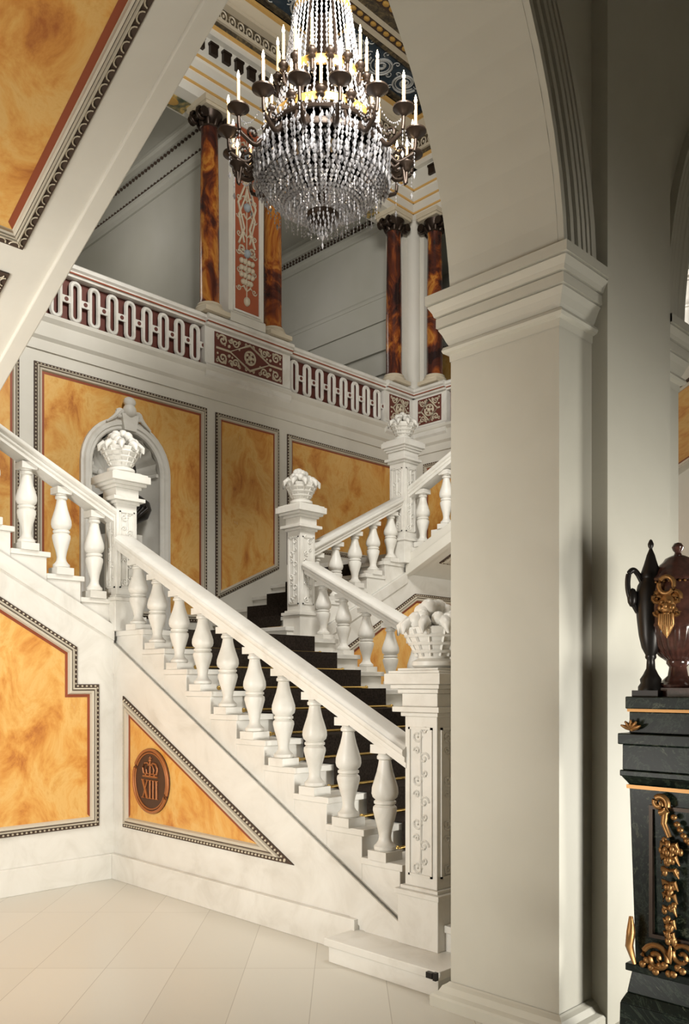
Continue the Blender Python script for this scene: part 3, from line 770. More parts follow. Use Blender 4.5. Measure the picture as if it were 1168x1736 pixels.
for s_ in (-1,1):
    for q in range(4): mb.tube([(bx+.11-.02*q,by+s_*(.06+.05*q),bz+.40-.015*q),(bx+.155,by+s_*(.03+.05*q),bz+.28),(bx+.125,by+s_*.02*q,bz+.16)],.016,6)
mb.build('drapery','blackbronze',bust,smooth=60)

# ================================================================== GALLERY PARAPET AND COLUMNS
RP = [(-.10,0),(.045,0),(.045,.018),(.06,.03),(.06,.055),(.085,.07),(.085,.105),(.06,.125),(-.10,.125)]
def loop_mesh(ax, n):
    """one stadium-shaped loop with the bridge to its neighbour, plane spanned by ax and z"""
    mb = MB(); ax, n = V(ax), V(n); w, h, c = .046, .190, V((0,0,0))
    pts = [ax*w*math.cos(a)+V((0,0,h-w+w*math.sin(a))) for a in [PI*i/8 for i in range(9)]] + [ax*w*math.cos(a)+V((0,0,-(h-w)+w*math.sin(a))) for a in [PI+PI*i/8 for i in range(9)]]
    mb.tube(pts,.024,6,True,flat=n)
    mb.prism([ax*.045+V((0,0,-.035)),ax*.16+V((0,0,-.035)),ax*.16+V((0,0,.035)),ax*.045+V((0,0,.035))],n*.018)
    mb.m = 1; mb.prism([ax*.1025+n*.018+(ax*.022*math.cos(a)+V((0,0,.022*math.sin(a)))) for a in [2*PI*i/12 for i in range(12)]],n*.004)
    return mb
def parapet(label, p0, p1, n, z0=ZG, loops=8):
    """gallery parapet between two piers: base, dark red backing, chain of loops, moulded rail"""
    p0, p1, n = V(p0), V(p1), V(n); ax = (p1-p0).normalized(); L = (p1-p0).length
    t = thing('gallery_parapet',label,'balustrade',(p0+p1)/2+V((0,0,z0)),'gallery parapets of white loops')
    up = V((0,0,1))
    MB().loft([(-.10,0),(.05,0),(.05,.05),(.02,.075),(-.10,.075)],p0+up*z0,p1+up*z0,n).build('base_moulding','marble',t)
    MB().loft([(-.08,.07),(-.04,.07),(-.04,.52),(-.08,.52)],p0+up*z0,p1+up*z0,n).build('backing','redground',t)
    MB().loft(RP,p0+up*(z0+.515),p1+up*(z0+.515),n).build('coping','marble',t,smooth=30)
    MB().loft([(.04,0),(.066,0),(.066,.012),(.04,.012)],p0+up*(z0+.515+.025),p1+up*(z0+.515+.025),n).build('coping_line','redline_and_shade',t)
    first = None
    for i in range(loops):
        c = p0+ax*(L*(i+.5)/loops)+up*(z0+.29)+n*.0
        if first is None:
            q = loop_mesh(ax,n); q.v = [v+c for v in q.v]; first = q.build('pierced_loop',['marble','redground'],t,smooth=50,origin=c)
        else: clone(first,c,t)
    return t
parapet('gallery parapet of white loops at the left, above the niche',(XB,3.86,0),(XB,5.72,0),(1,0,0),loops=9)
parapet('gallery parapet of white loops between the double column pier and the corner columns',(XB,7.0,0),(XB,8.74,0),(1,0,0),loops=8)
parapet('gallery parapet of white loops on the right wall, mostly behind the pier',(-7.35,YR,0),(XA0,YR,0),(0,-1,0),loops=21)
def pedestal(label, p0, p1, n, z0=ZG):
    """solid block of the parapet under the columns with a carved relief on a red ground"""
    p0, p1, n = V(p0), V(p1), V(n); ax = (p1-p0).normalized(); L = (p1-p0).length; up = V((0,0,1)); c = (p0+p1)/2
    t = thing('parapet_block',label,'parapet block',c+up*z0,'carved parapet blocks under the columns')
    MB().loft([(-.35,-.08),(.05,-.08),(.075,-.05),(.075,.075),(.05,.10),(.05,.52),(-.35,.52)],p0+up*z0,p1+up*z0,n).build('block','marble',t)
    MB().loft([(a+.05 if a > 0 else -.35,b) for a, b in RP],p0+up*(z0+.515),p1+up*(z0+.515),n).build('coping','marble',t,smooth=30)
    MB().loft([(.08,0),(.116,0),(.116,.012),(.08,.012)],p0+up*(z0+.54),p1+up*(z0+.54),n).build('coping_line','redline_and_shade',t)
    a0 = .13 if L > 1 else .09
    za, zb = z0+.12, z0+.48
    def P(a, z, h=0): return p0+ax*a+up*z+n*(.05+h)
    MB().prism([P(a0,za),P(L-a0,za),P(L-a0,zb),P(a0,zb)],n*.006).build('relief_ground','redground',t)
    mb = MB(); mid = L/2; zm = (za+zb)/2; hw = min(.30,(L-2*a0)*.34); hh = .15
    mb.tube([P(mid-hw,zm,.012),P(mid,zm+hh,.012),P(mid+hw,zm,.012),P(mid,zm-hh,.012)],.015,4,True)
    mb.tube(ring(P(mid,zm,.012),ax,up,.075,.075,16),.014,6,True); mb.sphere(P(mid,zm,.012),.03,8,6)
    for k in range(5): mb.sphere(P(mid+.048*math.cos(k*1.257),zm+.048*math.sin(k*1.257),.012),.018,6,4)
    mb.tube([P(mid-hw,zm,.012),P(a0+.02,zm-.0,.012)],.013,4); mb.tube([P(mid+hw,zm,.012),P(L-a0-.02,zm,.012)],.013,4)
    for sa in (-1,1):
        for sz in (-1,1):
            x = mid+sa*(hw*.62); mb.tube(spiral(P(x+sa*.03,zm+sz*.115,.012),ax*sa,up*sz,.052,1.4,PI*.8,1,20),.010,5)
            if L > 1:
                mb.tube(spiral(P(mid+sa*(hw+.10),zm+sz*.10,.012),ax*sa,up*sz,.068,1.5,0,1,22),.011,5)
                mb.tube(spiral(P(mid+sa*(hw-.02),zm+sz*.13,.012),ax*sa,up*sz,.034,1.2,0,-1,14),.009,5)
                mb.sphere(P(mid+sa*(hw+.01),zm+sz*.055,.012),(.02,.02,.02),6,4)
    for k in range(10 if L > 1 else 4):
        nn_ = 10 if L > 1 else 4; x = a0+.04+(L-2*a0-.08)*k/(nn_-1)
        for sz in (-1,1): mb.tube(spiral(P(x,zm+sz*.145,.008),ax*(1 if k%2 else -1),up*sz,.026,1.2,PI,1,12),.007,4)
        mb.sphere(P(x,zm+(.06 if k%2 else -.06),.006),.014,6,4)
    mb.build('relief','creamorn',t,smooth=60)
    return t
pedestal('carved red and cream parapet block under the pair of columns and ornate pier',(XB,5.72,0),(XB,7.0,0),(1,0,0))
pedestal('carved parapet block at the gallery corner, back wall side',(XB,8.74,0),(XB,YR-.05,0),(1,0,0))
pedestal('carved parapet block at the gallery corner, right wall side',(-7.95,YR,0),(-7.35,YR,0),(0,-1,0))
CZ0, CZ1 = ZG+.64, 8.19
def column(label, x, y, front):
    front = V(front); sd_ = V((-front.y,front.x,0))
    t = thing('column',label,'column',(x,y,CZ0),'brown marble gallery columns')
    mb = MB(); mb.box(x-.17,x+.17,y-.17,y+.17,CZ0-.0,CZ0+.05); mb.lathe([(.165,.05),(.17,.07),(.16,.09),(.135,.10),(.145,.115),(.14,.13),(.12,.14)],(x,y,CZ0),24); mb.build('base','creamorn',t,smooth=40)
    mb = MB(); mb.lathe([(.118,.13),(.118,.16),(.112,.18),(.112,.8),(.106,1.5),(.096,2.10),(.102,2.12),(.102,2.14)],(x,y,CZ0),24); mb.build('shaft','column',t,smooth=40)
    z = CZ0+2.13
    mb = MB(); mb.lathe([(.10,0),(.115,.02),(.105,.04),(.125,.12),(.15,.17)],(x,y,z),20)
    for s_ in (-1,1):
        for f_ in (-1,1): 
            c = V((x,y,z+.10))+sd_*s_*.155+front*f_*.06
            mb.tube(spiral(c,sd_*s_,(0,0,1),.07,1.6,PI*.5,-1,20,.15),.020,6)
        c = V((x,y,z+.10))+sd_*s_*.155
        mb.tube([c-front*.13,c-front*.05,c+front*.05,c+front*.13],[.055,.035,.035,.055],10)
    for k in range(8):
        a = 2*PI*k/8; mb.tube([(x+r*math.cos(a),y+r*math.sin(a),z+h) for r, h in ((.10,.02),(.125,.07),(.15,.10))],[.03,.03,.008],6)
    mb.build('capital','bronze',t,smooth=60)
    mb = MB(); mb.box(x-.17,x+.17,y-.17,y+.17,z+.17,z+.205); mb.box(x-.185,x+.185,y-.185,y+.185,z+.205,z+.27); mb.build('abacus','creamorn',t)
column('dark brown marble column left of the ornate pier, dark side to the left',XB,5.82,(1,0,0))
column('orange brown marble column half behind the ornate pier, on its right',XB,6.76,(1,0,0))
column('orange and brown marble column left of the white gallery corner',XB,8.98,(1,0,0))
column('dark brown marble column right of the white gallery corner, beside the pier impost',-7.60,YR,(0,-1,0))
def pier(label, p0, p1, n, orn=True):
    p0, p1, n = V(p0), V(p1), V(n); ax = (p1-p0).normalized(); L = (p1-p0).length; up = V((0,0,1))
    t = thing('gallery_pier',label,'pier',(p0+p1)/2+up*CZ0,'white piers between the gallery columns')
    MB().loft([(-.36,0),(.12,0),(.12,.10),(.10,.12),(.08,.13),(.08,2.40),(-.36,2.40)],p0+up*CZ0,p1+up*CZ0,n).build('shaft','wallwhite',t)
    def P(a, z, h=0): return p0+ax*a+up*(CZ0+z)+n*(.08+h)
    a0, a1, z0, z1 = .08, L-.08, .17, 2.32
    MB().prism([P(a0,z0),P(a1,z0),P(a1,z1),P(a0,z1)],n*.004).build('ornament_ground','redorange',t)
    mb = MB()
    for q in ((a0-.02,a0,z0-.02,z1+.02),(a1,a1+.02,z0-.02,z1+.02),(a0,a1,z0-.02,z0),(a0,a1,z1,z1+.02)): mb.prism([P(q[0],q[2]),P(q[1],q[2]),P(q[1],q[3]),P(q[0],q[3])],n*.02)
    mb.build('ornament_frame','marble',t)
    if orn:
        mb = MB(); m_ = L/2; hw = (a1-a0)*.40
        mb.sphere(P(m_,.30,.005),(.045,.045,.055),10,8)
        for z in (.52,.60,.68,.76):
            for a in (-.08,-.03,.03,.08): mb.sphere(P(m_+a*(1 if z > .55 else .7),z,.008),.034,7,5)
        for s_ in (-1,1):
            mb.tube(spiral(P(m_+s_*.07,.90,.01),ax*s_,up,.065,1.4,PI,1,18),.014,5); mb.tube(spiral(P(m_+s_*.07,1.85,.01),ax*s_,up,.065,1.4,PI,-1,18),.014,5)
            mb.tube([P(m_+s_*.12,.95,.01),P(m_+s_*.04,1.15,.01),P(m_+s_*.13,1.42,.01),P(m_+s_*.03,1.65,.01),P(m_+s_*.10,1.85,.01)],.016,5)
            mb.tube([P(m_+s_*.04,.98,.01),P(m_+s_*.12,1.28,.01),P(m_+s_*.03,1.5,.01),P(m_,1.62,.01)],.013,5)
            mb.sphere(P(m_+s_*.09,2.05,.01),.04,8,6); mb.sphere(P(m_+s_*.06,1.08,.01),.03,8,6)
            for k in range(9):
                z = .44+.21*k; mb.tube(spiral(P(m_+s_*.115,z,.008),ax*s_,up,.038,1.3,PI*(k%2),1 if k%2 else -1,14),.008,4)
                mb.tube([P(m_,z-.02,.008),P(m_+s_*.05,z+.03,.012),P(m_+s_*.085,z+.01,.006)],[.006,.013,.004],5)
        mb.tube([P(m_,.26,.006),P(m_,1.3,.006),P(m_,2.22,.006)],.008,5)
        mb.build('arabesque','creamorn',t,smooth=60)
        mb = MB(); mb.sphere(P(m_,.86,.01),.05,8,6); mb.sphere(P(m_,1.40,.01),.05,8,6); mb.sphere(P(m_,1.95,.01),(.05,.05,.09),8,6); mb.build('blue_bosses','bluegrey',t,smooth=60)
    return t
pier('white pier with a red arabesque panel between the double columns',(XB,6.03,0),(XB,6.55,0),(1,0,0))
mb = MB(); mb.box(XB-.34,XB-.02,YR-.20,YR+.34,CZ0,8.19); mb.box(XB-.02,XB+.19,YR+.02,YR+.34,CZ0,8.19); mb.lathe([(.105,CZ0),(.105,8.19)],(XB+.02,YR-.02,0),28)
tag(mb.build('corner_pilaster','wallwhite',smooth=30),'plain white rounded pilaster in the gallery corner between two brown columns','pilaster')
wall_panel('orange panel on the gallery wall behind the dark corner column',Frame((0,12.0,0),(1,0,0),(0,0,1)),[(-10.6,5.6),(-9.0,5.6),(-9.0,7.6),(-10.6,7.6)],.085)

# ================================================================== CHANDELIER
CX, CY = -4.98, 4.73
ch = thing('chandelier','great crystal and bronze candle chandelier hanging over the stair','chandelier',(CX,CY,5.1))
def cp_(r, a, z): return (CX+r*math.cos(a), CY+r*math.sin(a), z)
A0 = math.atan2(-1,1)                    # direction towards the viewer
MB().tube([(CX,CY,7.0),(CX,CY,9.58)],.022,10).build('stem','bronze',ch,smooth=60)
mb = MB().lathe([(.0,7.62),(.05,7.60),(.09,7.5),(.06,7.40),(.12,7.34),(.13,7.28),(.05,7.24),(.05,6.50),(.10,6.45),(.16,6.40),(.10,6.33),(.05,6.25),(.05,5.55),(.03,5.3),(.0,5.3)],(CX,CY,0),20); mb.build('shaft','bronze',ch,smooth=50)
def ring_part(name, r, z, h, mat, t=.012):
    mb = MB().lathe([(r-t,z),(r+t,z),(r+t*1.6,z+h*.5),(r+t,z+h),(r-t,z+h),(r-t,z)],(CX,CY,0),48); return mb.build(name,mat,ch,smooth=50)
ring_part('bowl_ring',.53,5.755,.05,'bronze'); ring_part('upper_ring',.40,6.02,.06,'gilt'); ring_part('crown_ring',.31,6.36,.07,'gilt'); ring_part('top_ring',.22,6.95,.05,'gilt'); ring_part('neck_ring',.47,5.92,.03,'bronze')
for k in range(8):
    a = A0+2*PI*(k+.5)/8; MB().tube([cp_(.53,a,5.80),cp_(.46,a,5.93),cp_(.40,a,6.05),cp_(.31,a,6.38),cp_(.22,a,6.97),cp_(.12,a,7.3)],.012,6).build('rib','bronze',ch,smooth=60)
# candle arms: one prototype per tier, turned copies
def candle_unit(R, z, r_in, z_in, pan, hc, name):
    arm = MB(); dz = z-z_in
    pts = [(r_in,0,z_in),(r_in+(R-r_in)*.35,0,z_in-.10),(r_in+(R-r_in)*.75,0,z_in-.07),(R-.01,0,z-.16),(R,0,z-.05)]
    arm.tube(smooth_path(pts,4),[.02-.007*i/16 for i in range(17)],8); arm.tube(spiral((r_in+(R-r_in)*.45,0,z_in-.02),(1,0,0),(0,0,1),.055,1.3,-PI/2,1,16),.010,6)
    pn = MB().lathe([(.012,z-.07),(.03,z-.05),(pan*.55,z-.03),(pan,z-.012),(pan,z),(pan*.85,z-.004),(.03,z-.01),(.018,z+.0),(.018,z+.03),(.011,z+.03)],(R,0,0),18)
    cd = MB().lathe([(.0125,z+.01),(.0125,z+hc),(.006,z+hc+.006),(0,z+hc+.008)],(R,0,0),10)
    fm = MB().lathe([(0,z+hc+.004),(.009,z+hc+.016),(.012,z+hc+.03),(.008,z+hc+.052),(.002,z+hc+.075),(0,z+hc+.078)],(R,0,0),10)
    return arm, pn, cd, fm
for (R, z, r_in, z_in, pan, hc, n, off) in ((.75,5.95,.52,5.82,.084,.205,16,.5),(.45,6.07,.33,6.02,.042,.19,12,0),(.36,6.43,.25,6.40,.040,.235,16,.5),(.68,5.70,.52,5.78,.06,.12,2,.25)):
    bms = candle_unit(R,z,r_in,z_in,pan,hc,'')
    protos = None
    for k in range(n):
        a = A0+2*PI*(k+off)/n
        if n == 2: a = A0+(1.38 if k else -1.38)
        if protos is None:
            protos = []
            for mb, nm, mt in zip(bms,('candle_arm','drip_pan','candle','flame'),('bronze','bronze','candle','flame')):
                o = mb.build(nm,mt,ch,smooth=60,origin=(0,0,0)); o.location = V((CX,CY,0))-wloc(ch); o.rotation_euler = (0,0,a); protos.append(o)
            for c_, p_ in ((3,2),(1,0)): protos[c_].parent = protos[p_]; protos[c_].location = (0,0,0); protos[c_].rotation_euler = (0,0,0)
        else:
            cs = {}
            for q in (0,2): c = protos[q].copy(); COL.objects.link(c); c.rotation_euler = (0,0,a); cs[q] = c
            for q, p_ in ((1,0),(3,2)): c = protos[q].copy(); COL.objects.link(c); c.parent = cs[p_]
# crystal
def drop(mb, p, s=1): mb.octa(p,.012*s,.026*s,4,random.uniform(0,1.6))
def chain(mb, p0, p1, sag, n, s=.7):
    p0, p1 = V(p0), V(p1)
    for i in range(n+1):
        t = i/n; p = p0.lerp(p1,t); p.z -= sag*4*t*(1-t); mb.octa(p,.010*s,.012*s,5,random.random())
mb = MB()                                     # bowl: meridian strands of cut beads
NS = 60
def bowlp(t): ang = t*PI/2; return max(.545*math.cos(ang)**.80, .09), 5.80-.43*math.sin(ang)**1.15
pos = []; t = 0; last = None
while t < 1:
    r, z = bowlp(t)
    if last is None or math.hypot(r-last[0],z-last[1]) > .031: pos.append((r,z)); last = (r,z)
    t += .002
for k in range(NS):
    a = A0+2*PI*k/NS
    for i, (r, z) in enumerate(pos):
        if r < .26 and k % 2: continue
        if r < .13 and k % 4: continue
        mb.octa(cp_(r,a+random.uniform(-.008,.008),z),.0165,.0215,4,random.random()*2)
bowl = mb.build('crystal_bowl','crystal',ch); bowl['kind'] = 'stuff'
mb = MB()
for k in range(52):                           # drops inside and around the bowl ring, tent of strands above
    a = A0+2*PI*k/52
    for j in range(5): drop(mb,cp_(.555-.004*j,a,5.79-.05*j+random.uniform(-.01,.01)),1.25)
    for j in range(9): drop(mb,cp_(.47-.006*j,a+random.uniform(-.03,.03),5.98-.05*j),1.15)
    for j in range(9): drop(mb,cp_(.36+random.uniform(-.02,.02),a,6.08-.05*j),1.1)
for k in range(44):
    a = A0+2*PI*k/44
    for j in range(8): drop(mb,cp_(.325+.012*j,a,6.36-.05*j),1.1)
    for j in range(14): drop(mb,cp_(.315-.007*j,a,6.42+.045*j),1.0)
    for j in range(14): drop(mb,cp_(.225-.007*j,a,6.98+.045*j),.9)
for k in range(620):
    r = .50*math.sqrt(random.random()); a = random.uniform(0,2*PI); zz = 5.80-.33*(1-(r/.54)**2)+random.uniform(.01,.16); drop(mb,cp_(r,a,zz),1.3)
cr = mb.build('crystal_drops','crystal',ch); cr['kind'] = 'stuff'
ip = None
for k in range(8):                            # small candles inside the bowl
    a = A0+2*PI*(k+.3)/8; p = cp_(.36,a,5.72)
    if ip is None:
        ip = MB().lathe([(.014,5.66),(.014,5.75),(.006,5.756),(0,5.757)],(p[0],p[1],0),10).build('candle','candle',ch)
        fi = MB().lathe([(0,5.757),(.010,5.77),(.013,5.785),(.008,5.805),(0,5.83)],(p[0],p[1],0),10).build('flame','flame',ip)
    else:
        c = clone(ip,(p[0],p[1],5.66),ch); f = fi.copy(); COL.objects.link(f); f.parent = c
mb = MB()                                     # swags and pendants between the arms
for k in range(16):
    a, a2 = A0+2*PI*(k+.5)/16, A0+2*PI*(k+1.5)/16
    chain(mb,cp_(.74,a,5.88),cp_(.74,a2,5.88),.10,14); chain(mb,cp_(.74,a,5.88),cp_(.42,a,6.12),.16,16)
    for j in range(7): mb.octa(cp_(.74,a,5.86-.03*j),.007,.013,4)
    drop(mb,cp_(.74,a,5.60),1.2)
for k in range(12):
    a, a2 = A0+2*PI*k/12, A0+2*PI*(k+1)/12
    chain(mb,cp_(.45,a,6.02),cp_(.45,a2,6.02),.09,10); chain(mb,cp_(.45,a,6.02),cp_(.32,a,6.40),.10,12)
    for j in range(5): mb.octa(cp_(.45,a,6.0-.03*j),.007,.013,4)
for k in range(16):
    a, a2 = A0+2*PI*(k+.5)/16, A0+2*PI*(k+1.5)/16
    chain(mb,cp_(.36,a,6.40),cp_(.36,a2,6.40),.07,8); chain(mb,cp_(.34,a,6.45),cp_(.22,a,6.97),.08,14)
for r, z, n in ((.30,5.38,28),(.20,5.33,22),(.44,5.46,36)):   # fringe under the bowl
    for k in range(n):
        a = 2*PI*k/n
        for j in range(3): mb.octa(cp_(r,a,z-.028*j),.007,.014,4)
sw = mb.build('crystal_swags','crystal',ch); sw['kind'] = 'stuff'
mb = MB().lathe([(.02,5.31),(.08,5.315),(.125,5.34),(.135,5.365),(.10,5.39),(.02,5.39)],(CX,CY,0),20); mb.build('pendant_cup','bronze',ch,smooth=50)
mb = MB()
for r, z, n in ((.115,5.32,18),(.075,5.28,13),(.035,5.24,8)):
    for k in range(n):
        for j in range(2): drop(mb,cp_(r,2*PI*k/n,z-.035*j),.9)
mb.octa((CX,CY,5.19),.022,.04,6); mb.octa((CX,CY,5.12),.010,.03,6)
pd = mb.build('pendant_drops','crystal',ch); pd['kind'] = 'stuff'

# ================================================================== PEDESTAL WITH URNS (vestibule)
PX0, PY0, PW, PD = -1.665, 3.29, .52, .50
pcx, pcy = PX0+PW/2, PY0+PD/2
pe = thing('pedestal','dark green marble pedestal with gilt bronze mounts at the right edge','pedestal',(pcx,pcy,0))
def slab(mb, o, z0, z1, o2=None):
    o2 = o if o2 is None else o2
    a = [(pcx-PW/2-o,pcy-PD/2-o,z0),(pcx+PW/2+o,pcy-PD/2-o,z0),(pcx+PW/2+o,pcy+PD/2+o,z0),(pcx-PW/2-o,pcy+PD/2+o,z0)]
    b_ = [(pcx-PW/2-o2,pcy-PD/2-o2,z1),(pcx+PW/2+o2,pcy-PD/2-o2,z1),(pcx+PW/2+o2,pcy+PD/2+o2,z1),(pcx-PW/2-o2,pcy+PD/2+o2,z1)]
    i = len(mb.v); mb.v += [V(p) for p in a+b_]
    for q in ((0,3,2,1),(4,5,6,7),(0,1,5,4),(1,2,6,5),(2,3,7,6),(3,0,4,7)): mb.f.append(tuple(i+k for k in q)); mb.mi.append(mb.m)
mb = MB(); slab(mb,.03,0,.06); slab(mb,.02,.06,.30,.015); slab(mb,.015,.30,.34,-.005); slab(mb,-.005,.34,.43,-.02); slab(mb,-.0,.43,.46); mb.build('base','greenmarble',pe,bevel=.004)
mb = MB(); slab(mb,-.03,.46,1.19,-.012); mb.build('shaft','greenmarble',pe,bevel=.004)
mb = MB(); slab(mb,-.012,1.19,1.225,.012); slab(mb,.016,1.225,1.25); slab(mb,.008,1.25,1.355); slab(mb,.022,1.355,1.40); slab(mb,-.012,1.40,1.488); slab(mb,.0,1.50,1.55); mb.build('entablature','greenmarble',pe,bevel=.004)
mb = MB(); slab(mb,-.006,1.488,1.50); slab(mb,-.004,1.175,1.19); mb.build('gilt_fillets','ormolu',pe)
def PF(a, z, h=0): return V((PX0+a, PY0+.012-h+.0, z))
mb = MB()                                     # frame of the sunk front panel
for q in ((.10,.115,.60,1.10),(PW-.115,PW-.10,.60,1.10),(.10,PW-.10,1.10,1.115),(.10,PW-.10,.585,.60)): mb.prism([PF(q[0],q[2],-.012),PF(q[1],q[2],-.012),PF(q[1],q[3],-.012),PF(q[0],q[3],-.012)],(0,-.02,0))
mb.build('panel_frame','bronze',pe)
mb = MB(); X0 = .165
mb.tube(spiral(PF(X0-.01,1.13,.03),(1,0,0),(0,0,1),.038,1.4,-PI/2,1,22),.013,8)
mb.tube([PF(X0+.01,1.10,.02),PF(X0+.005,1.05,.025),PF(X0+.03,1.0,.03)],[.016,.013,.01],8)
rs = random.Random(11)
for k in range(46):
    t = rs.random(); z = .985-.40*t; wd = .036*(1-.55*t)*(1+.25*math.sin(t*22)); a_ = rs.uniform(-1,1)
    mb.sphere(PF(X0+.03+a_*wd,z,.022+.016*(1-abs(a_))),(.012,.011,.016),7,5)
for k in range(8):
    z = .97-.05*k; r = .040-.0028*k
    for sd_ in (-1,1): mb.tube([PF(X0+.03,z,.03),PF(X0+.03+sd_*r*.7,z+.006,.036),PF(X0+.03+sd_*r,z-.028,.024)],[.006,.011,.003],6)
for k in range(16):
    t = k/15; mb.sphere(PF(X0+.045+.19*t,1.075-.13*math.sin(PI*t*.72)+rs.uniform(-.008,.008),.024),(.014,.012,.012),7,5)
mb.tube([PF(X0+.03,.575,.022),PF(X0+.03,.54,.026),PF(X0+.03,.50,.02)],[.005,.012,.003],6)
mb.build('husk_swag','ormolu',pe,smooth=60)
def leafmount(name, a, z, s, n=5):
    mb = MB()
    for k in range(n):
        an = PI/2+(k-(n-1)/2)*.55
        mb.tube([PF(a,z,.02),PF(a+s*.5*math.cos(an),z+s*.5*math.sin(an),.03),PF(a+s*math.cos(an)*1.05,z+s*.9*math.sin(an),.035)],[s*.16,s*.24,s*.08],6)
    mb.sphere(PF(a,z,.025),s*.16,8,6); return mb.build(name,'ormolu',pe,smooth=60)
leafmount('frieze_mount',.035,1.415,.045); leafmount('frieze_mount',PW-.035,1.415,.045)
mb = MB()
mb.tube([PF(.035,.66,.03),PF(.04,.60,.04),PF(.03,.54,.035),PF(.05,.47,.03)],[.008,.018,.016,.008],6)
mb.tube(spiral(PF(.14,.51,.02),(1,0,0),(0,0,1),.06,1.6,PI,-1,26),.012,6); mb.tube(spiral(PF(.24,.54,.02),(1,0,0),(0,0,1),.05,1.4,0,1,24),.010,6)
for k in range(10): mb.sphere(PF(.08+.018*k,.475+.02*math.sin(k*1.7),.022),(.015,.012,.015),6,5)
mb.build('foot_mount','ormolu',pe,smooth=60)
# brown two-handled urn
vx, vy, vz = -1.515, 3.45, 1.55
ur = thing('urn','brown lidded urn with gilt mask handles on the green pedestal','urn',(vx,vy,vz))
mb = MB(); mb.box(vx-.095,vx+.095,vy-.095,vy+.095,vz,vz+.035); mb.lathe([(.085,.035),(.088,.048),(.07,.058),(.04,.085),(.034,.12),(.045,.135),(.045,.145)],(vx,vy,vz),28); mb.build('foot','brownvase',ur,smooth=40)
pf = [(.045,.145),(.07,.165),(.10,.205),(.122,.26),(.126,.28)]
mb = MB().lathe(pf,(vx,vy,vz),96,24,[.0,.10,.09,.06,.0]); mb.build('fluted_bowl','brownvase',ur,smooth=70)
mb = MB().lathe([(.128,.28),(.132,.29),(.128,.30),(.135,.36),(.134,.42),(.125,.45),(.118,.46),(.118,.468)],(vx,vy,vz),36); mb.build('body','brownvase',ur,smooth=50)
mb = MB().lathe([(.122,.468),(.124,.478),(.118,.486),(.108,.50),(.085,.53),(.06,.55),(.05,.565),(.03,.575),(.016,.58),(.012,.59),(.02,.60),(.024,.612),(.014,.628),(.0,.632)],(vx,vy,vz),36); mb.build('lid','brownvase',ur,smooth=50)
mb = MB()
for k in range(40): mb.sphere((vx+.124*math.cos(2*PI*k/40),vy+.124*math.sin(2*PI*k/40),vz+.463),.006,6,4)
mb.build('bead_ring','ormolu',ur,smooth=60)
for s_ in (-1,1):
    mb = MB(); dv = V((.10,-.995,0))*s_; tv = V((-dv.y,dv.x,0)); c0 = V((vx,vy,vz)); up = V((0,0,1))
    c1 = c0+dv*.128+up*.36
    mb.tube([c1+dv*.012+tv*(.030*math.sin(t))+up*(.085+.034*math.cos(t)) for t in [2*PI*i/14 for i in range(14)]],.0095,7,True)
    for q in (-1,1):
        mb.tube(spiral(c1+tv*.032*q+up*.035+dv*.004,tv*q,up,.026,1.4,PI*.5,-1,16),.010,6)
        mb.tube(spiral(c1+tv*.030*q-up*.02+dv*.004,tv*q,up,.020,1.3,0,-1,14),.009,6)
        mb.sphere(c1+dv*.020+tv*.014*q+up*.018,.0085,7,5)
        mb.sphere(c1+dv*.012+tv*.022*q-up*.004,(.014,.012,.014),7,5)
    mb.sphere(c1+up*.01,(.036,.022,.048),10,8); mb.sphere(c1+dv*.024+up*.002,(.009,.010,.015),7,5); mb.sphere(c1+dv*.014-up*.028,(.016,.010,.008),7,5)
    for q in range(7): mb.tube([c1+dv*.012+tv*(.008*(q-3))-up*.03,c1+dv*.014+tv*(.0085*(q-3))-up*(.07+.006*(q%2)),c1+dv*.004+tv*.004*(q-3)-up*(.125-.006*abs(q-3))],[.008,.009,.003],6)
    mb.build('handle_mount','ormolu',ur,smooth=60)
# slender black ewer
ex_, ey_ = -1.592, 3.368
ew = thing('ewer','slender black lidded ewer with looped handle, left on the green pedestal','ewer',(ex_,ey_,vz))
mb = MB(); mb.box(ex_-.055,ex_+.055,ey_-.055,ey_+.055,vz,vz+.025); mb.lathe([(.05,.025),(.05,.04),(.04,.055),(.043,.07),(.03,.09),(.018,.115),(.016,.15),(.022,.158),(.022,.168)],(ex_,ey_,vz),24); mb.build('foot','blackbronze',ew,smooth=45)
mb = MB().lathe([(.020,.168),(.036,.20),(.047,.25),(.054,.31),(.059,.37),(.059,.42),(.052,.455),(.041,.475),(.041,.485)],(ex_,ey_,vz),28); mb.build('body','blackbronze',ew,smooth=45)
mb = MB().lathe([(.042,.485),(.044,.495),(.038,.51),(.026,.545),(.016,.58),(.008,.60),(.006,.605),(.011,.615),(.012,.625),(.006,.64),(0,.645)],(ex_,ey_,vz),24); mb.build('lid','blackbronze',ew,smooth=45)
dv = V((-.72,-.69,0)); c0 = V((ex_,ey_,vz)); mb = MB()
mb.tube(smooth_path([c0+dv*r+V((0,0,h)) for r, h in ((.036,.470),(.055,.505),(.073,.518),(.090,.500),(.094,.455),(.086,.41),(.066,.37),(.052,.345))]),.0115,8)
mb.sphere(c0+dv*.075+V((0,0,.405)),(.022,.022,.04),8,6)
mb.build('handle','blackbronze',ew,smooth=60)
# little dark metal block at the end of the bottom step
mb = MB(); mb.box(-2.79,-2.75,3.375,3.398,.105,.135); mb.box(-2.745,-2.725,3.375,3.398,.10,.14); mb.box(-2.78,-2.73,3.38,3.398,.115,.125)
tag(mb.build('metal_bracket','blackbronze'),'small dark metal bracket on the end of the bottom step by the pier base','bracket')

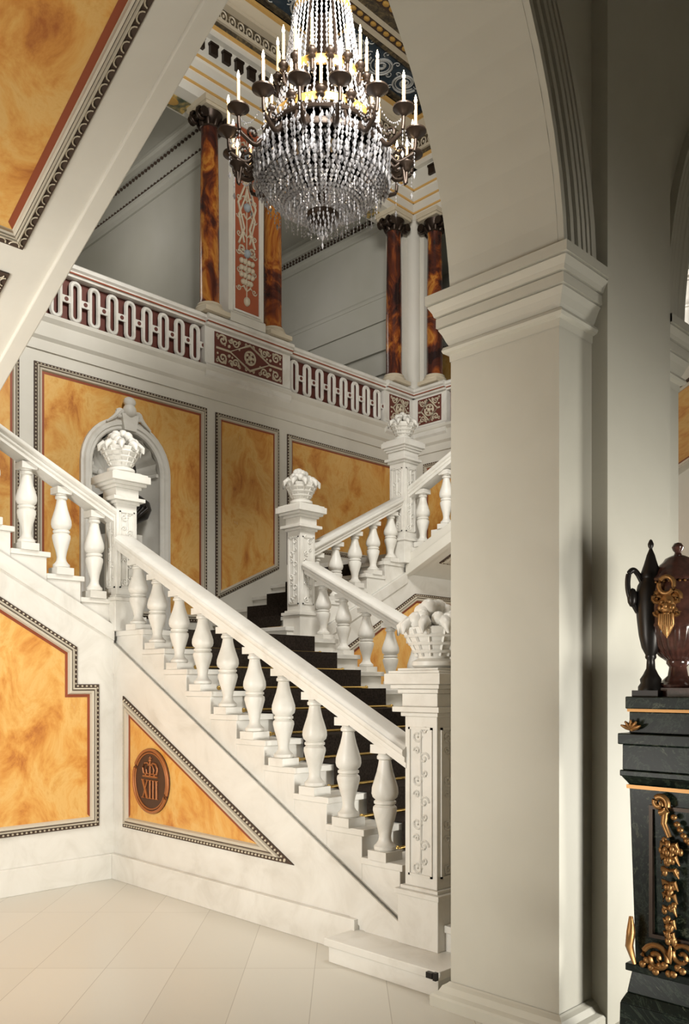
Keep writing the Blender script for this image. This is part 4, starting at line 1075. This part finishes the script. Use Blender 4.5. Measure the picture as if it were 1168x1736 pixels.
# ================================================================== LIGHT
def light(name, typ, loc, power, col=(1,.95,.86), size=.5, target=None, **kw):
    l = bpy.data.lights.new(name, typ); l.energy = power; l.color = col
    if typ == 'AREA': l.shape = 'RECTANGLE'; l.size = size; l.size_y = kw.get('size_y',size)
    elif typ == 'SPOT': l.shadow_soft_size = size; l.spot_size = kw['angle']; l.spot_blend = kw.get('blend',.5)
    else: l.shadow_soft_size = size
    o = bpy.data.objects.new(name, l); COL.objects.link(o); o.location = loc
    if target is not None: o.rotation_euler = (V(target)-V(loc)).to_track_quat('-Z','Y').to_euler()
    return o
light('hall_flood','SPOT',(-3.4,-.75,2.3),600,(1,.97,.90),.45,(-5.5,3.7,1.75),angle=math.radians(98),blend=.9)
light('hall_low_fill','AREA',(-3.5,-.7,.7),72,(1,.97,.90),.8,(-3.7,1.9,4.0))  # added fill, brightens the underside of the upper flight
light('hall_high_fill','AREA',(-3.3,3.8,6.7),290,(1,.97,.91),1.2,(-8,6.9,4.3))  # added overhead fill for the hall, no fitting there
light('chandelier_glow','POINT',(CX,CY,6.2),14,(1,.80,.54),.2)
light('chandelier_bowl_glow','POINT',(CX,CY,5.72),8,(1,.85,.65),.12)
light('gallery_fill','POINT',(-9.6,4.9,7.2),20,(1,.95,.86),.3)  # added fill light in the gallery bay, no lamp hangs there
light('gallery_fill_two','POINT',(-9.6,8.0,7.2),18,(1,.95,.86),.3)  # second added gallery fill, likewise without a lamp
light('right_fill','POINT',(-4.4,6.9,2.6),34,(1,.94,.84),.4)  # added fill for the right of the hall, no lamp stands there
l = light('vestibule_fill','AREA',(2.2,2.5,.55),42,(1,.97,.88),1.2,(-1.95,3.7,.55)); l.data.spread = math.radians(75)  # added second light, softens the shadow of the pedestal
l = light('vestibule_flood_right','AREA',(1.0,7.4,.7),64,(1,.97,.88),1.2,(-1.95,3.6,.6)); l.data.spread = math.radians(70)
w = bpy.data.worlds.new('World'); S.world = w; w.use_nodes = True
w.node_tree.nodes['Background'].inputs['Color'].default_value = (1,.96,.88,1); w.node_tree.nodes['Background'].inputs['Strength'].default_value = .02

# ================================================================== CAMERA
cam = bpy.data.cameras.new('Camera'); co = bpy.data.objects.new('Camera', cam); COL.objects.link(co)
co.location = (0,0,1.6); co.rotation_euler = (PI/2,0,PI/4)
cam.sensor_width = 36; cam.lens = 1450/1736*36; cam.shift_y = (1160-868)/1736; cam.clip_start = .05
S.camera = co
S.view_settings.view_transform = 'Standard'; S.view_settings.look = 'None'; S.view_settings.gamma = 1; S.view_settings.exposure = 0
S.view_settings.use_curve_mapping = False
